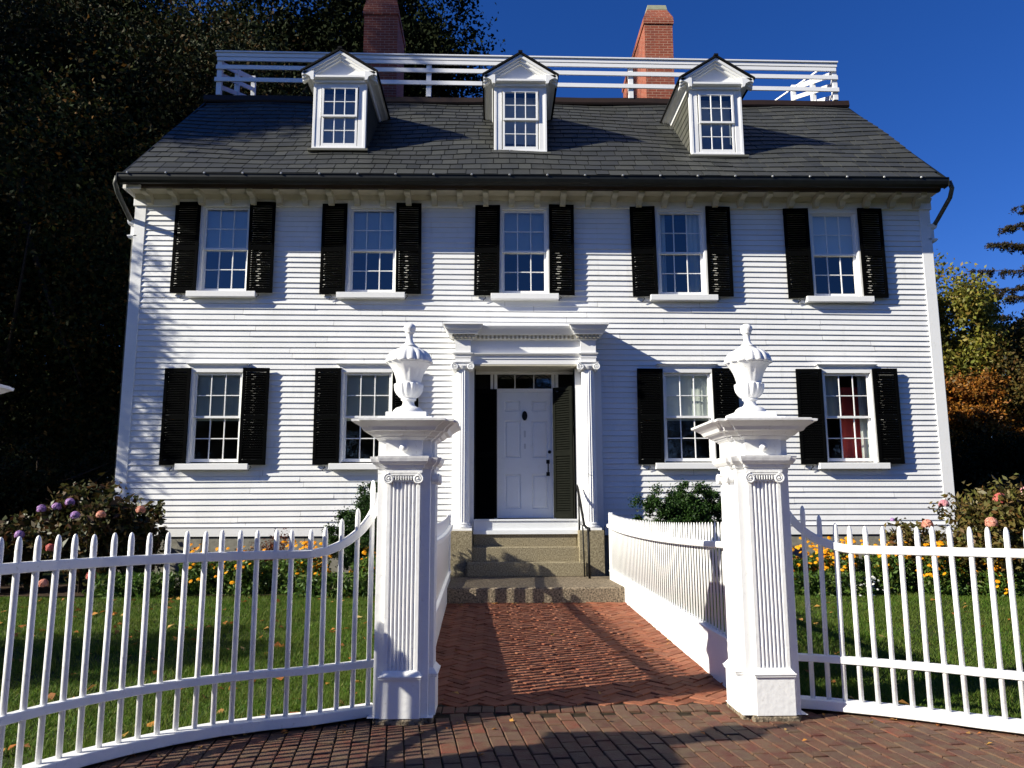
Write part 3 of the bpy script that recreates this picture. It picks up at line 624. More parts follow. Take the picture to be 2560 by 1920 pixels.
# doorway ----------------------------------------------------------------
P = empty('portico', (.54, 13.6, 1.14), parent=HO)
def q(n, mb, m, **k): return mb.build(n, m, P, **k)
def fluted(c, z0, z1, r0, r1, n=20):
    segs = n*5; mb = MB(); prof = [(r0+(r1-r0)*((z-z0)/(z1-z0))**1.3, z) for z in np.linspace(z0, z1, 8)]
    def mod(i, z, a):
        t = (a*n/(2*math.pi)) % 1; return 1-.075*max(0, math.sin(math.pi*t))**.8 if .08 < t < .92 else 1
    return mb.lathe(prof, (c[0], c[1], 0), segs, mod)
def volute(mb, cx, cy, cz, rad, s, dep, turns=2.2, tr=.0):
    pts = []; rr = []
    for i in range(48):
        t = i/47; a = math.pi/2+s*turns*2*math.pi*t*-1; q_ = rad*(1-.86*t); pts.append((cx+q_*math.cos(a), cy, cz+q_*math.sin(a))); rr.append(rad*(.20-.10*t))
    mb.tube(pts, rr, 6); mb.lathe([(rad*.14, 0), (rad*.14, .001)], (cx, cy, cz), 4)
    n = 20; poly = [(cx+rad*.96*math.cos(2*math.pi*j/n), cz+rad*.96*math.sin(2*math.pi*j/n)) for j in range(n)]; mb.prism(poly, 'y', cy+.006, cy+dep)
    ball = [(rad*.2*math.sin(math.pi*k/6)+.0001, -rad*.2*math.cos(math.pi*k/6)) for k in range(7)]; mb.lathe(ball, (cx, cy-.002, cz), 10)
for cx in (-.555, 1.63):
    CO = empty('column', (cx, 13.66, 1.145), parent=P); cy = 13.66
    fluted((cx, cy), 1.27, 3.93, .125, .110).build('shaft', GLOSSW, CO, smooth=False)
    mb = MB(); mb.box(cx-.17, cx+.17, cy-.17, cy+.17, 1.147, 1.185); mb.lathe([(.165, 1.185), (.172, 1.20), (.165, 1.225), (.14, 1.232), (.142, 1.245), (.15, 1.255), (.142, 1.268), (.125, 1.275)], (cx, cy, 0), 32); mb.build('base', GLOSSW, CO)
    mb = MB(); mb.lathe([(.112, 3.90), (.125, 3.91), (.14, 3.945), (.145, 3.96)], (cx, cy, 0), 32)
    zc = 3.955
    for s in (-1, 1): volute(mb, cx+s*.135, cy-.135, zc-.005, .062, s, .27)
    mb.box(cx-.135, cx+.135, cy-.128, cy+.13, 3.965, 4.005); mb.stack(cx-.165, cx+.165, cy-.13, cy+.13, [(4.005, 0), (4.012, .012), (4.024, .018), (4.03, .018)])
    mb.build('capital', GLOSSW, CO)
    MB().box(cx-.19+(.0 if cx < 0 else -.02), cx+.19+(.06 if cx > 0 else 0), 13.80, 13.93, 1.146, 4.03).build('pilaster_board', WHITE, CO)
    # entablature block over the column
    mb = MB(); mb.stack(cx-.135, cx+.135, 13.54, 13.85, [(4.032, 0), (4.10, 0), (4.105, .008), (4.14, .01), (4.145, .0), (4.15, .012), (4.17, .035), (4.19, .04), (4.195, 0), (4.42, 0)])
    mb.build('entablature_block', WHITE, CO)
mb = MB(); mb.prism([(13.60, 4.0), (13.60, 4.09), (13.585, 4.095), (13.585, 4.14), (13.57, 4.15), (13.545, 4.17), (13.54, 4.19), (13.62, 4.20), (13.62, 4.43), (13.95, 4.43), (13.95, 4.0)], 'x', -.42, 1.495); q('entablature', mb, WHITE)
mb = MB(); mb.box(-.36, 1.43, 13.603, 14.3, 3.97, 3.998); q('porch_soffit', mb, CREAM)
mb = MB()
for (a, b_, d) in ((-.70, -.40, 0), (1.48, 1.78, 0)):
    mb.stack(a, b_, 13.52, 13.9, [(4.421, 0), (4.43, .01), (4.50, .012), (4.505, .10), (4.53, .105), (4.535, .115), (4.56, .125), (4.585, .15), (4.62, .165), (4.65, .18), (4.655, .195), (4.668, .195)])
mb.prism([(13.62, 4.431), (13.61, 4.44), (13.56, 4.50), (13.50, 4.505), (13.48, 4.53), (13.46, 4.56), (13.43, 4.60), (13.41, 4.64), (13.41, 4.652), (13.92, 4.70), (13.92, 4.431)], 'x', -.39, 1.47)
q('portico_cornice', mb, WHITE)
mb = MB(); x = -.74
while x < 1.84:
    y_ = 13.535 if -.36 < x < 1.42 else 13.455
    mb.box(x, x+.036, y_, y_+.06, 4.445, 4.497); x += .072
q('dentils', mb, CREAM)
# recess
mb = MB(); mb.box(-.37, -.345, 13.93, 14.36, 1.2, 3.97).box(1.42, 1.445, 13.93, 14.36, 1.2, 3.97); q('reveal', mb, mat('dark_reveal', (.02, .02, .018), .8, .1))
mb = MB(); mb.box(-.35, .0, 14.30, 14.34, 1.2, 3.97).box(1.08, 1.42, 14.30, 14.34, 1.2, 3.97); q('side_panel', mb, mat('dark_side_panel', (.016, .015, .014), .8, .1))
mb = MB(); mb.box(-.365, 1.43, 13.68, 14.34, 1.08, 1.145).box(-.36, 1.425, 13.72, 13.76, 1.146, 1.30).box(-.36, 1.425, 13.70, 14.3, 1.302, 1.33); q('threshold', mb, DOORP)
mb = MB(); mb.box(-.01, .045, 14.22, 14.32, 1.33, 3.97).box(1.035, 1.09, 14.22, 14.32, 1.33, 3.97).box(.045, 1.035, 14.24, 14.32, 3.605, 3.665).box(.045, 1.035, 14.24, 14.32, 3.93, 3.97)
for x in (-.065, -.04, 1.115, 1.14): mb.box(x-.012, x+.012, 14.20, 14.3, 3.6, 3.969)
mb.box(-.345, 1.42, 14.17, 14.21, 3.92, 3.969)
mb.box(.36, .375, 14.26, 14.28, 3.665, 3.93).box(.705, .72, 14.26, 14.28, 3.665, 3.93); q('door_frame', mb, WHITE)
mb = MB()
for c_, rx in ((.205, .135), (.54, .14), (.875, .135)):
    mb.tube([(c_+rx*math.cos(a*math.pi/12), 14.268, 3.797+.115*math.sin(a*math.pi/12)) for a in range(25)], .005, 5)
q('transom_tracery', mb, GREY)
MB().add([(.045, 14.285, 3.66), (1.035, 14.285, 3.66), (1.035, 14.285, 3.935), (.045, 14.285, 3.935)], [(0, 1, 2, 3)]).build('transom_pane', GLASS, P)
DR = empty('door', (.54, 14.28, 1.38), parent=HO)
mb = MB(); dx0, dx1, dz0, dz1 = .047, 1.033, 1.345, 3.603
panels = []
for a, b_ in ((.13, .40), (.62, .89)):
    for c_, d in ((.155, .77), (1.06, 1.74), (1.90, 2.10)): panels.append((dx0+a, dx0+b_+.02, dz0+c_, dz0+d))
xs = sorted({dx0, dx1, *[p_[0] for p_ in panels], *[p_[1] for p_ in panels]}); zs = sorted({dz0, dz1, *[p_[2] for p_ in panels], *[p_[3] for p_ in panels]})
for i in range(len(xs)-1):
    for j in range(len(zs)-1):
        mx, mz = (xs[i]+xs[i+1])/2, (zs[j]+zs[j+1])/2
        if not any(p_[0] < mx < p_[1] and p_[2] < mz < p_[3] for p_ in panels): mb.add([(xs[i], 14.26, zs[j]), (xs[i+1], 14.26, zs[j]), (xs[i+1], 14.26, zs[j+1]), (xs[i], 14.26, zs[j+1])], [(0, 1, 2, 3)])
mb.build('stiles_and_rails', DOORP, DR)
mb = MB()
for a, b_, c_, d in panels:
    o1 = [(a, 14.26, c_), (b_, 14.26, c_), (b_, 14.26, d), (a, 14.26, d)]; e = .018; o2 = [(a+e, 14.285, c_+e), (b_-e, 14.285, c_+e), (b_-e, 14.285, d-e), (a+e, 14.285, d-e)]
    e = .045; o3 = [(a+e, 14.268, c_+e), (b_-e, 14.268, c_+e), (b_-e, 14.268, d-e), (a+e, 14.268, d-e)]
    for u, v in ((o1, o2), (o2, o3)):
        for j in range(4): mb.add([u[j], u[(j+1) % 4], v[(j+1) % 4], v[j]], [(0, 1, 2, 3)])
    mb.add(o3, [(0, 1, 2, 3)])
mb.build('panel', DOORP, DR)
mb = MB(); n = 20; poly = [(.54+.048*math.cos(2*math.pi*j/n), 3.17+.085*math.sin(2*math.pi*j/n)) for j in range(n)]; mb.prism(poly, 'y', 14.235, 14.26); mb.tube([(.54, 14.22, 3.245), (.54, 14.22, 3.09)], [.012, .02], 8); mb.build('door_knocker', IRON, DR)
mb = MB()
for zc, hh in ((2.84, .12), (2.62, .09)): mb.box(.525, .56, 14.254, 14.262, zc-hh/2, zc+hh/2)
mb.build('old_number_mark', mat('worn_paint', (.5, .52, .55), .7, .2), DR)
mb = MB(); mb.lathe([(.001, 0), (.03, 0), (.03, .02), (.001, .02)], (0, 0, 0), 14); mb.v = [(.985+x_, 14.24+z_*.9, 2.515+y_) for x_, y_, z_ in mb.v]; mb.build('lock_rose', IRON, DR)
mb = MB(); mb.tube([(.955, 14.25, 2.32), (.955, 14.23, 2.34), (.955, 14.20, 2.30), (.955, 14.195, 2.24), (.955, 14.20, 2.18), (.955, 14.23, 2.14), (.955, 14.25, 2.12)], .011, 8)
for zc in (2.34, 2.12): mb.box(.925, .985, 14.25, 14.262, zc-.035, zc+.035)
mb.build('door_handle', IRON, DR)
# louvred doors of the entry
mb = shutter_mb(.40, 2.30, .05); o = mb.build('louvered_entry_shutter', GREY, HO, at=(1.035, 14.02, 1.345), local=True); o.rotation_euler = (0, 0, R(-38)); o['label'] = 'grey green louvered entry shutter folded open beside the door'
mb = shutter_mb(.40, 2.30, .05); o = mb.build('louvered_entry_shutter', BLACK, HO, at=(-.36, 14.14, 1.345), local=True); o.rotation_euler = (0, 0, R(2)); o['label'] = 'black louvered entry shutter left of the door'
# two eye bolts
MB().tube([(1.585+.02*math.cos(a), 13.50, 2.07+.02*math.sin(a)) for a in np.linspace(0, 6.28, 12)]+[(1.66, 13.5, 2.06)], .004, 5).build('rope_hook', PIPE, HO)

# ------------------------------------------------------------------ steps
ST = empty('granite_steps', (.5, 12.6, .2), 'tan granite entrance steps with a rough speckled slab at the foot', 'steps')
mb = MB(); mb.box(-.78, 1.90, 11.48, 13.33, .10, .405); mb.build('landing_slab', GRANR, ST, bev=.02)
for (xa, xb, ya, za, zb) in ((-.46, 1.51, 13.30, .40, .635), (-.43, 1.44, 13.52, .62, .875), (-.37, 1.405, 13.72, .85, 1.12)):
    MB().box(xa, xb, ya, 14.25, za, zb).build('step', GRAN, ST, bev=.014)
for xa, xb in ((-.84, -.375), (1.41, 1.835)):
    MB().box(xa+(0 if xa < 0 else .0), xb, 13.43, 13.96, .3, 1.144).build('plinth', GRAN, ST, bev=.008)
HR = empty('iron_handrail', (1.45, 13.2, .4), 'thin black iron handrail at the right side of the granite steps', 'handrail')
def q2(n, pts, rad): MB().tube(pts, rad, 8).build(n, IRON, HR, smooth=True)
q2('post', [(1.44, 13.60, .87), (1.425, 13.60, 1.84)], .014); q2('post', [(1.51, 12.90, .40), (1.50, 12.90, 1.20)], .020); q2('post', [(1.47, 13.24, .40), (1.45, 13.24, 1.24)], .012)
q2('handgrip', [(1.395, 13.66, 1.80), (1.40, 13.62, 1.90), (1.41, 13.58, 1.86), (1.45, 13.24, 1.40), (1.46, 13.1, 1.24), (1.48, 12.98, 1.205), (1.51, 12.86, 1.19), (1.515, 12.84, 1.15)], .022)

# ------------------------------------------------------------------ gate posts with urns
URN = [(.001, .722), (.024, .72), (.041, .706), (.048, .688), (.046, .67), (.037, .655), (.037, .650), (.037, .644), (.029, .640), (.026, .62), (.025, .60), (.028, .58), (.038, .56), (.052, .545), (.070, .532), (.074, .527), (.073, .520), (.098, .512), (.130, .496), (.158, .468), (.172, .440), (.180, .412), (.180, .402), (.172, .398), (.165, .392), (.155, .380), (.138, .360), (.119, .325), (.105, .285), (.096, .25), (.093, .237), (.108, .234), (.109, .222), (.107, .20), (.102, .175), (.088, .15), (.070, .13), (.056, .12), (.060, .113), (.058, .106), (.046, .10), (.044, .085), (.050, .066), (.065, .054), (.092, .046), (.112, .030), (.122, .012), (.124, 0)]
def urnmod(i, z, a):
    if .40 < z < .515: return 1+.085*abs(math.sin(a*8))**.7*min(1, (.54-z)/.06)-.045
    if .24 < z < .40: return 1-.05*max(0, math.cos(a*8))**2*(1-abs(z-.32)/.09)
    if .125 < z < .237: return 1+.13*abs(math.sin(a*7+.3))**.8-.07
    return 1
def make_post(at, label, gate, name='gate_post'):
    """local: core x +-.195, y 0..0.4 (front at y=0); gate = +1 if the gate side faces +x"""
    PO = empty(name, at, label, 'gate post', 'white gate posts topped with urns'); A = Vector(at)
    def q(n, mb, m=GLOSSW, **k): mb.v = [(a*gate if gate < 0 else a, b, c) for a, b, c in mb.v]; return mb.build(n, m, PO, at=at, local=True, **k)
    mb = MB(); mb.box(-.195, .195, 0, .40, .035, 1.79); mb.box(-.235, .235, -.02, .42, .035, .038)
    q('core', mb, bev=.006)
    mb = MB(); mb.box(-.17, .17, -.055, .1, -.02, .034).box(-.2, .23, .0, .42, -.02, .033); q('footing', mb, GRANR, bev=.012)
    def pil(mb, X0, X1, face):   # fluted pilaster plate: local 2D (u along width, d outwards)
        n = 7; pts = []; wdt = X1-X0; mg = .022; fw = (wdt-2*mg)/n; T = .032
        pts.append((X0, 0)); pts.append((X0, T)); 
        for i in range(n):
            a = X0+mg+i*fw
            for k in range(5): t = k/4; pts.append((a+fw*(.12+.76*t), T-.013*math.sin(math.pi*t)))
        pts += [(X1, T), (X1, 0)]; return pts
    for face in ('front', 'side'):
        c = 0. if face == 'front' else .2; X0, X1 = c-.122, c+.122
        pts = pil(None, X0, X1, face)
        if face == 'front': poly = [(u, .0-d) for u, d in pts]; f2 = lambda u, d, z: (u, -d, z)
        else: poly = [(.195+d, u) for u, d in pts]; f2 = lambda u, d, z: (.195+d, u, z)
        mb = MB(); mb.prism(poly, 'z', .36, 1.70); q('fluted_pilaster', mb)
        def bx(mb, u0, u1, d0, d1, z0, z1):
            a = [f2(u0, d0, z0), f2(u1, d0, z0), f2(u1, d1, z0), f2(u0, d1, z0), f2(u0, d0, z1), f2(u1, d0, z1), f2(u1, d1, z1), f2(u0, d1, z1)]; mb.hexa(a)
        mb = MB(); bx(mb, c-.142, c+.142, 0, .05, .036, .30); bx(mb, c-.15, c+.15, 0, .062, .30, .315); bx(mb, c-.155, c+.155, 0, .068, .315, .327)
        a = [f2(c-.15, 0, .327), f2(c+.15, 0, .327), f2(c+.15, .062, .327), f2(c-.15, .062, .327), f2(c-.122, 0, .362), f2(c+.122, 0, .362), f2(c+.122, .034, .362), f2(c-.122, .034, .362)]; mb.hexa(a)
        q('pilaster_pedestal', mb, bev=.003)
        mb = MB(); tmp = MB()
        for s in (-1, 1): volute(tmp, s*.108, -.055, 1.725, .038, s, .05)
        tmp.box(-.11, .11, -.045, 0, 1.728, 1.748); tmp.box(-.13, .13, -.056, 0, 1.75, 1.764)
        for k in range(9): tmp.tube([(-.075+k*.0188, -.052, 1.745), (-.075+k*.0188, -.05, 1.715)], .005, 5)
        tmp.box(-.12, .12, -.036, 0, 1.70, 1.715)
        if face == 'side': tmp.v = [(.195-b, c+a, zz) for a, b, zz in tmp.v]
        q('ionic_capital', tmp)
    # entablature of stacked mouldings with breaks over both pilasters
    ar = [(1.766, .002), (1.80, .003), (1.802, .012), (1.825, .018), (1.83, .03), (1.85, .045), (1.872, .052), (1.888, .055), (1.892, .004)]
    fr = [(1.88, .001), (2.03, .001)]
    co = [(2.012, .006), (2.022, .016), (2.03, .03), (2.04, .034), (2.044, .05), (2.07, .075), (2.075, .10), (2.10, .115), (2.115, .135), (2.135, .165), (2.14, .178), (2.155, .18), (2.158, .17)]
    mb = MB(); e = .0025
    plans = ((-.195, .195, 0, .40, 0), (-.135, .135, -.045, .2, e), (0, .218, .065, .335, -e))
    for k, prof in enumerate((ar, fr, co)):
        mb = MB()
        for (a, b, c, d, dz) in plans: mb.stack(a, b, c, d, [(z+dz, o) for z, o in prof])
        q(('architrave', 'frieze_block', 'cap_cornice')[k], mb)
    mb = MB(); mb.lathe([(.001, -.034), (.020, -.028), (.031, -.010), (.032, .010), (.022, .026), (.001, .034)], (0, 0, 0), 12); mb.v = [(x_, -.062+z_*.8, 1.955+y_) for x_, y_, z_ in mb.v]; q('ball_ornament', mb, smooth=True)
    mb = MB(); mb.box(-.205, .205, -.005, .405, 2.156, 2.195).box(-.155, .155, .045, .355, 2.1955, 2.237); q('urn_plinth', mb, bev=.004)
    U = empty('urn', (at[0], at[1]+.2, at[2]+2.237), parent=PO)
    def u(n, lo, hi):
        pr = [q_ for q_ in URN if lo <= q_[1] <= hi]; mb = MB(); mb.lathe(pr[::-1], (0, 0, 0), 112, urnmod); mb.build(n, GLOSSW, U, at=(at[0], at[1]+.2, at[2]+2.237), local=True, smooth=True)
    u('finial', .53, 1); u('lid', .398, .53); u('bowl', .12, .398); u('foot', 0, .12)
    return PO
p1 = make_post((-.675, 5.96, 0), 'left white gate post with fluted sides and urn, in front of the left column', 1)
p2 = make_post((2.015, 5.96, 0), 'right white gate post with fluted sides and urn, beside the wide yew shrub', -1)
p3 = make_post((-2.978, 3.72, 0), 'street end post of the left curved fence, only its white cap corner in view', 1)
# ------------------------------------------------------------------ fences
def arclen(P_):
    d = [0]
    for a, b in zip(P_, P_[1:]): d.append(d[-1]+math.dist(a, b))
    return d
def picket_mesh(h, r0=.0185):
    mb = MB(); mb.lathe([(r0*.95, 0), (r0, h*.5), (r0, h-.135), (r0*1.04, h-.13), (r0*1.04, h-.12), (r0*1.0, h-.11), (r0*1.04, h-.085), (r0*1.0, h-.055), (r0*.86, h-.028), (r0*.6, h-.010), (r0*.28, h-.002), (.001, h)], (0, 0, 0), 14); return mb
def outer_fence(path, label, group, tz, step=.1125):
    if path is FL: step = .1195
    at = (path[0][0], path[0][1], 0); FE = empty('picket_fence', at, label, 'fence', group); d = arclen(path); L = d[-1]
    xs = [q_[0] for q_ in path]; ys = [q_[1] for q_ in path]
    def pt(s): return (float(np.interp(s, d, xs)), float(np.interp(s, d, ys)))
    def ztop(s):   # height of the top rail centre along the fence
        if s > .56: return tz
        t = 1-s/.56; return tz+.50*(1-math.sqrt(max(0, 1-t*t*.985)))
    n = 60
    sm = [L*i/n for i in range(n+1)]
    MB().beam([(*pt(s), .02+.035) for s in sm], .13, .07).build('bottom_rail', GLOSSW, FE, bev=.005)
    MB().beam([(*pt(s), .38) for s in sm], .058, .052).build('middle_rail', GLOSSW, FE, bev=.005)
    ss = [.0]+[.56*(i/22)**1.3 for i in range(1, 22)]+[.56+(L-.56)*i/40 for i in range(41)]
    MB().beam([(*pt(s), ztop(s)) for s in ss], .052, .06).build('top_rail', GLOSSW, FE, bev=.006)
    x, y_ = pt(.02); MB().box(x-.045, x+.045, y_-.03, y_+.03, ztop(.02)-.03, ztop(.02)+.04).build('rail_block', GLOSSW, FE, bev=.005)
    pk0 = None; s = .055; k = 0
    while s < L-.02:
        x, y_ = pt(s); 
        hh = (ztop(s)+.175 if s > .35 else ztop(s)+.19+(.07 if s < .1 else 0))-.07
        if s < .5: o = picket_mesh(hh).build('picket', GLOSSW, FE, at=(x, y_, .07), local=True, smooth=True)
        elif pk0 is None: pk0 = picket_mesh(hh).build('picket', GLOSSW, FE, at=(x, y_, .07), local=True, smooth=True); o = pk0
        else: o = copy_tree(pk0, FE, (x, y_, .07+random.gauss(0, .002)))
        o.rotation_euler = (random.gauss(0, .004), random.gauss(0, .004), random.random()*3)
        s += step; k += 1
    return FE
GF = 'curved white picket fences facing the street'
outer_fence(FL, 'curved white picket fence left of the gate, sweeping up to the left gate post', GF, 1.185)
outer_fence(FR, 'curved white picket fence right of the gate, sweeping up to the right gate post', GF, 1.19)
def side_fence(xa, xb, label, inward):
    Y0, Y1 = 6.36, 12.72; at = (xa, Y0, 0); FE = empty('picket_fence', at, label, 'fence', 'white picket fences lining the brick path'); n = 40
    X = lambda Y: xa+(xb-xa)*(Y-Y0)/(Y1-Y0)
    def top(Y):
        t = (Y-Y0)/(Y1-Y0); dip = -.05*math.sin(math.pi*min(t/1.0, 1)); e = .10*max(0, (Y-11.2)/1.5)**2; return 1.412+dip+e*.3
    ys = np.linspace(Y0, Y1, n); g = lambda Y: gz(Y)
    mb = MB(); mb.hexa([(X(Y0)-.03, Y0, -.02), (X(Y0)+.03, Y0, -.02), (X(Y1)+.03, Y1, .16), (X(Y1)-.03, Y1, .16), (X(Y0)-.03, Y0, .40), (X(Y0)+.03, Y0, .40), (X(Y1)+.03, Y1, .53), (X(Y1)-.03, Y1, .53)])
    mb.hexa([(X(Y0)-.045, Y0, .40), (X(Y0)+.045, Y0, .40), (X(Y1)+.045, Y1, .53), (X(Y1)-.045, Y1, .53), (X(Y0)-.045, Y0, .42), (X(Y0)+.045, Y0, .42), (X(Y1)+.045, Y1, .55), (X(Y1)-.045, Y1, .55)])
    a, b = sorted((X(Y0), X(Y0)+inward*.055)); mb.box(a, b, Y0, Y0+.16, 0, .44)
    mb.build('base_board', GLOSSW, FE, bev=.004)
    MB().beam([(X(Y)+inward*.03, Y, top(Y)-.205) for Y in ys], .075, .055).build('top_rail', GLOSSW, FE, bev=.008)
    MB().beam([(X(Y0+.2)+inward*.045-inward*.0, Y0+.27-.22*math.sin(a), top(Y0)-.20+.22*(1-math.cos(a))) for a in np.linspace(0, 1.5, 9)], .05, .05, lat=(1, 0, 0)).build('rail_scroll', GLOSSW, FE, bev=.006)
    Y = Y0+.10
    while Y < Y1:
        h = top(Y)-.42; mb = MB(); w_ = .030; t_ = .016
        mb.lathe([(.0315, 0), (.0315, h-.06), (.027, h-.03), (.016, h-.009), (.001, h)], (0, 0, 0), 12); mb.v = [(a*.2, b, c) for a, b, c in mb.v]
        mb.build('picket', WHITE, FE, at=(X(Y), Y, .41), local=True, smooth=True); Y += .0985
    MB().box(X(Y1)-.03, X(Y1)+.03, Y1-.03, Y1+.03, .2, top(Y1)).build('end_stile', GLOSSW, FE, bev=.004)
    return FE
side_fence(-.60, -.725, 'straight white picket fence left of the brick path, mostly hidden by the gate post', 1)
side_fence(1.985, 1.84, 'straight white picket fence on the right of the brick path, catching an urn shadow', -1)

# ------------------------------------------------------------------ vegetation
def crown_pts(n, c, rad, clumps, spread=.16, shell=.55, lobes=7, seed=0):
    g = np.random.default_rng(seed); c = np.array(c, float); rad = np.array(rad, float)
    LC = g.normal(size=(lobes, 3)); LC /= np.linalg.norm(LC, axis=1)[:, None]; LC *= .55*g.uniform(.5, 1, (lobes, 1)); LR = g.uniform(.38, .62, lobes)
    u = g.normal(size=(clumps, 3)); u /= np.linalg.norm(u, axis=1)[:, None]; u *= (shell+(1-shell)*g.random((clumps, 1)))
    k = g.integers(0, lobes, clumps); Cc = LC[k]+u*LR[k][:, None]
    idx = g.integers(0, clumps, n); sz = g.uniform(.5, 1.3, clumps)[idx][:, None]
    return c+(Cc[idx]+g.normal(size=(n, 3))*spread*sz*.6)*rad
def tree(name, base, h, crown_c, rad, m, label, cat='tree', group=None, n=30000, clumps=260, leaf=.14, seed=0, tr=.22, lobes=8, spread=.16, limbs=9):
    T = empty(name, base, label, cat, group); g = random.Random(seed); b = Vector(base); cc = Vector(crown_c)
    mb = MB(); top = b+Vector((cc.x-b.x, cc.y-b.y, h*.78)); pts = [b+(top-b)*t+Vector((g.gauss(0, .08)*h*.05, g.gauss(0, .08)*h*.05, 0))*(t > 0) for t in np.linspace(0, 1, 7)]
    mb.tube(pts, [tr*(1.25 if i == 0 else 1-.13*i) for i in range(7)], 9)
    for i in range(limbs):
        t = g.uniform(.35, .95); q_ = b+(top-b)*t; a = g.uniform(0, 6.28); e = cc+Vector((math.cos(a)*rad[0]*.7, math.sin(a)*rad[1]*.7, g.uniform(-.5, .7)*rad[2]*.8))
        mid = q_.lerp(e, .5)+Vector((0, 0, -.1*h*.1)); mb.tube([q_, mid, e], [tr*.45, tr*.25, tr*.06], 6)
    mb.build('trunk', BARK, T, smooth=True)
    P_ = crown_pts(n, np.array(crown_c)-np.array(base), rad, clumps, spread=spread, seed=seed, lobes=lobes)
    npmesh('crown', leaves(P_, leaf), None, m, T, base); return T
GD = 'dark trees standing left of and behind the house'
tree('broadleaf_tree', (-12.5, 20, 0), 13, (-12.4, 20, 7.0), (5.0, 4.2, 7.2), LEAFE, 'tall dark tree left of the house, its leaves turning rusty at the picture edge', group=GD, n=80000, clumps=420, leaf=.13, seed=1)
tree('broadleaf_tree', (-9.6, 24.5, 0), 17, (-9.8, 24.5, 11), (5.2, 4, 8.5), LEAFD, 'dark tree close behind the left end of the house roof', group=GD, n=80000, clumps=420, leaf=.15, seed=2)
tree('broadleaf_tree', (-17.5, 25, 0), 20, (-17.2, 25, 13.5), (6, 5, 9.5), LEAFD, 'tallest dark tree filling the upper left corner of the picture', group=GD, n=80000, clumps=420, leaf=.16, seed=3)
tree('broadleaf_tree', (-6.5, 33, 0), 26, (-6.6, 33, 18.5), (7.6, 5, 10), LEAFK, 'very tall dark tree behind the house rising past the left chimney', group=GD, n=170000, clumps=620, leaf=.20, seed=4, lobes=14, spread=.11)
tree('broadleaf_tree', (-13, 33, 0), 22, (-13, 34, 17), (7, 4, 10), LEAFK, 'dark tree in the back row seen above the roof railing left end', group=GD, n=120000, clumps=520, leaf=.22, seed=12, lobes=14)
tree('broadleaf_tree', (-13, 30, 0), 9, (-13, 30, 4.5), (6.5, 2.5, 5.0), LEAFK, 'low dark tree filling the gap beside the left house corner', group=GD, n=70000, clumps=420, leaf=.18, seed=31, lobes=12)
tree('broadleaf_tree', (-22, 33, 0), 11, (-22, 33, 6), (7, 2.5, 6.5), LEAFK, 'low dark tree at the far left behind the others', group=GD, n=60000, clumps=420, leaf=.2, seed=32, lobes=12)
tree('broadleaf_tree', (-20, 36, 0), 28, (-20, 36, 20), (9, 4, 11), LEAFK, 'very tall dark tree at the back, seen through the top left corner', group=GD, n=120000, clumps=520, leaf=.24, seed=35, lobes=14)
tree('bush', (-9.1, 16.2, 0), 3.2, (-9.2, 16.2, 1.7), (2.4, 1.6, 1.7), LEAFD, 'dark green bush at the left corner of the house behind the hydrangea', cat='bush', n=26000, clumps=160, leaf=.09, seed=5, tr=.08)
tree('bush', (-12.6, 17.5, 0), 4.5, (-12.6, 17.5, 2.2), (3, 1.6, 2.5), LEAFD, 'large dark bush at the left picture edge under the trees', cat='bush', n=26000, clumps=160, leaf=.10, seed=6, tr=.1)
# right side
tree('maple_tree', (18.9, 32.5, 0), 12, (18.8, 32.5, 8.4), (3.9, 3, 4.6), LEAFY, 'yellow green tree right of the house with a rounded top against the sky', group='autumn trees right of the house', n=60000, clumps=230, leaf=.18, seed=7, lobes=12, spread=.12)
tree('maple_tree', (22.3, 31, 0), 9.0, (21.9, 31, 6.0), (3.2, 2.5, 3.6), LEAFM, 'darker brownish tree between the yellow tree and the spruce', group='autumn trees right of the house', n=30000, clumps=200, leaf=.18, seed=8)
tree('maple_tree', (17.8, 29, 0), 6.2, (17.6, 29, 5.0), (2.6, 1.4, 1.7), LEAFO, 'low tree with bright orange leaves beside the right corner of the house', group='autumn trees right of the house', n=26000, clumps=260, leaf=.13, seed=9, lobes=18, spread=.12)
tree('maple_tree', (21.3, 28.5, 0), 6.5, (21.2, 28.5, 4.9), (2.6, 1.5, 2.4), LEAFM, 'brownish low tree at the right picture edge beside the orange one', group='autumn trees right of the house', n=26000, clumps=240, leaf=.13, seed=39, lobes=14, spread=.13)
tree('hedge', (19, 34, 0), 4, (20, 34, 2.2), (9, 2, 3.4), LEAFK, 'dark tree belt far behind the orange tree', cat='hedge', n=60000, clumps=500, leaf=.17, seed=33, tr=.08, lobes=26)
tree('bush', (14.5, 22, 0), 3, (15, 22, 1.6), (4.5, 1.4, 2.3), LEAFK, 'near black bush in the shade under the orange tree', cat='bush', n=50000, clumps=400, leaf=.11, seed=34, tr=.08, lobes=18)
tree('hedge', (16, 24, 0), 2.4, (16.4, 24.4, 1.2), (7.5, 2.2, 2.2), LEAFD, 'dark hedge behind the right hydrangea at the foot of the trees', cat='hedge', n=60000, clumps=500, leaf=.12, seed=10, tr=.08, lobes=26)
tree('bush', (10.6, 16.6, 0), 2, (10.8, 16.6, 1.3), (2.2, 1, 1.05), LEAFD, 'low dark clipped bush right of the house behind the pink flowers', cat='bush', n=20000, clumps=130, leaf=.07, seed=13, tr=.05)
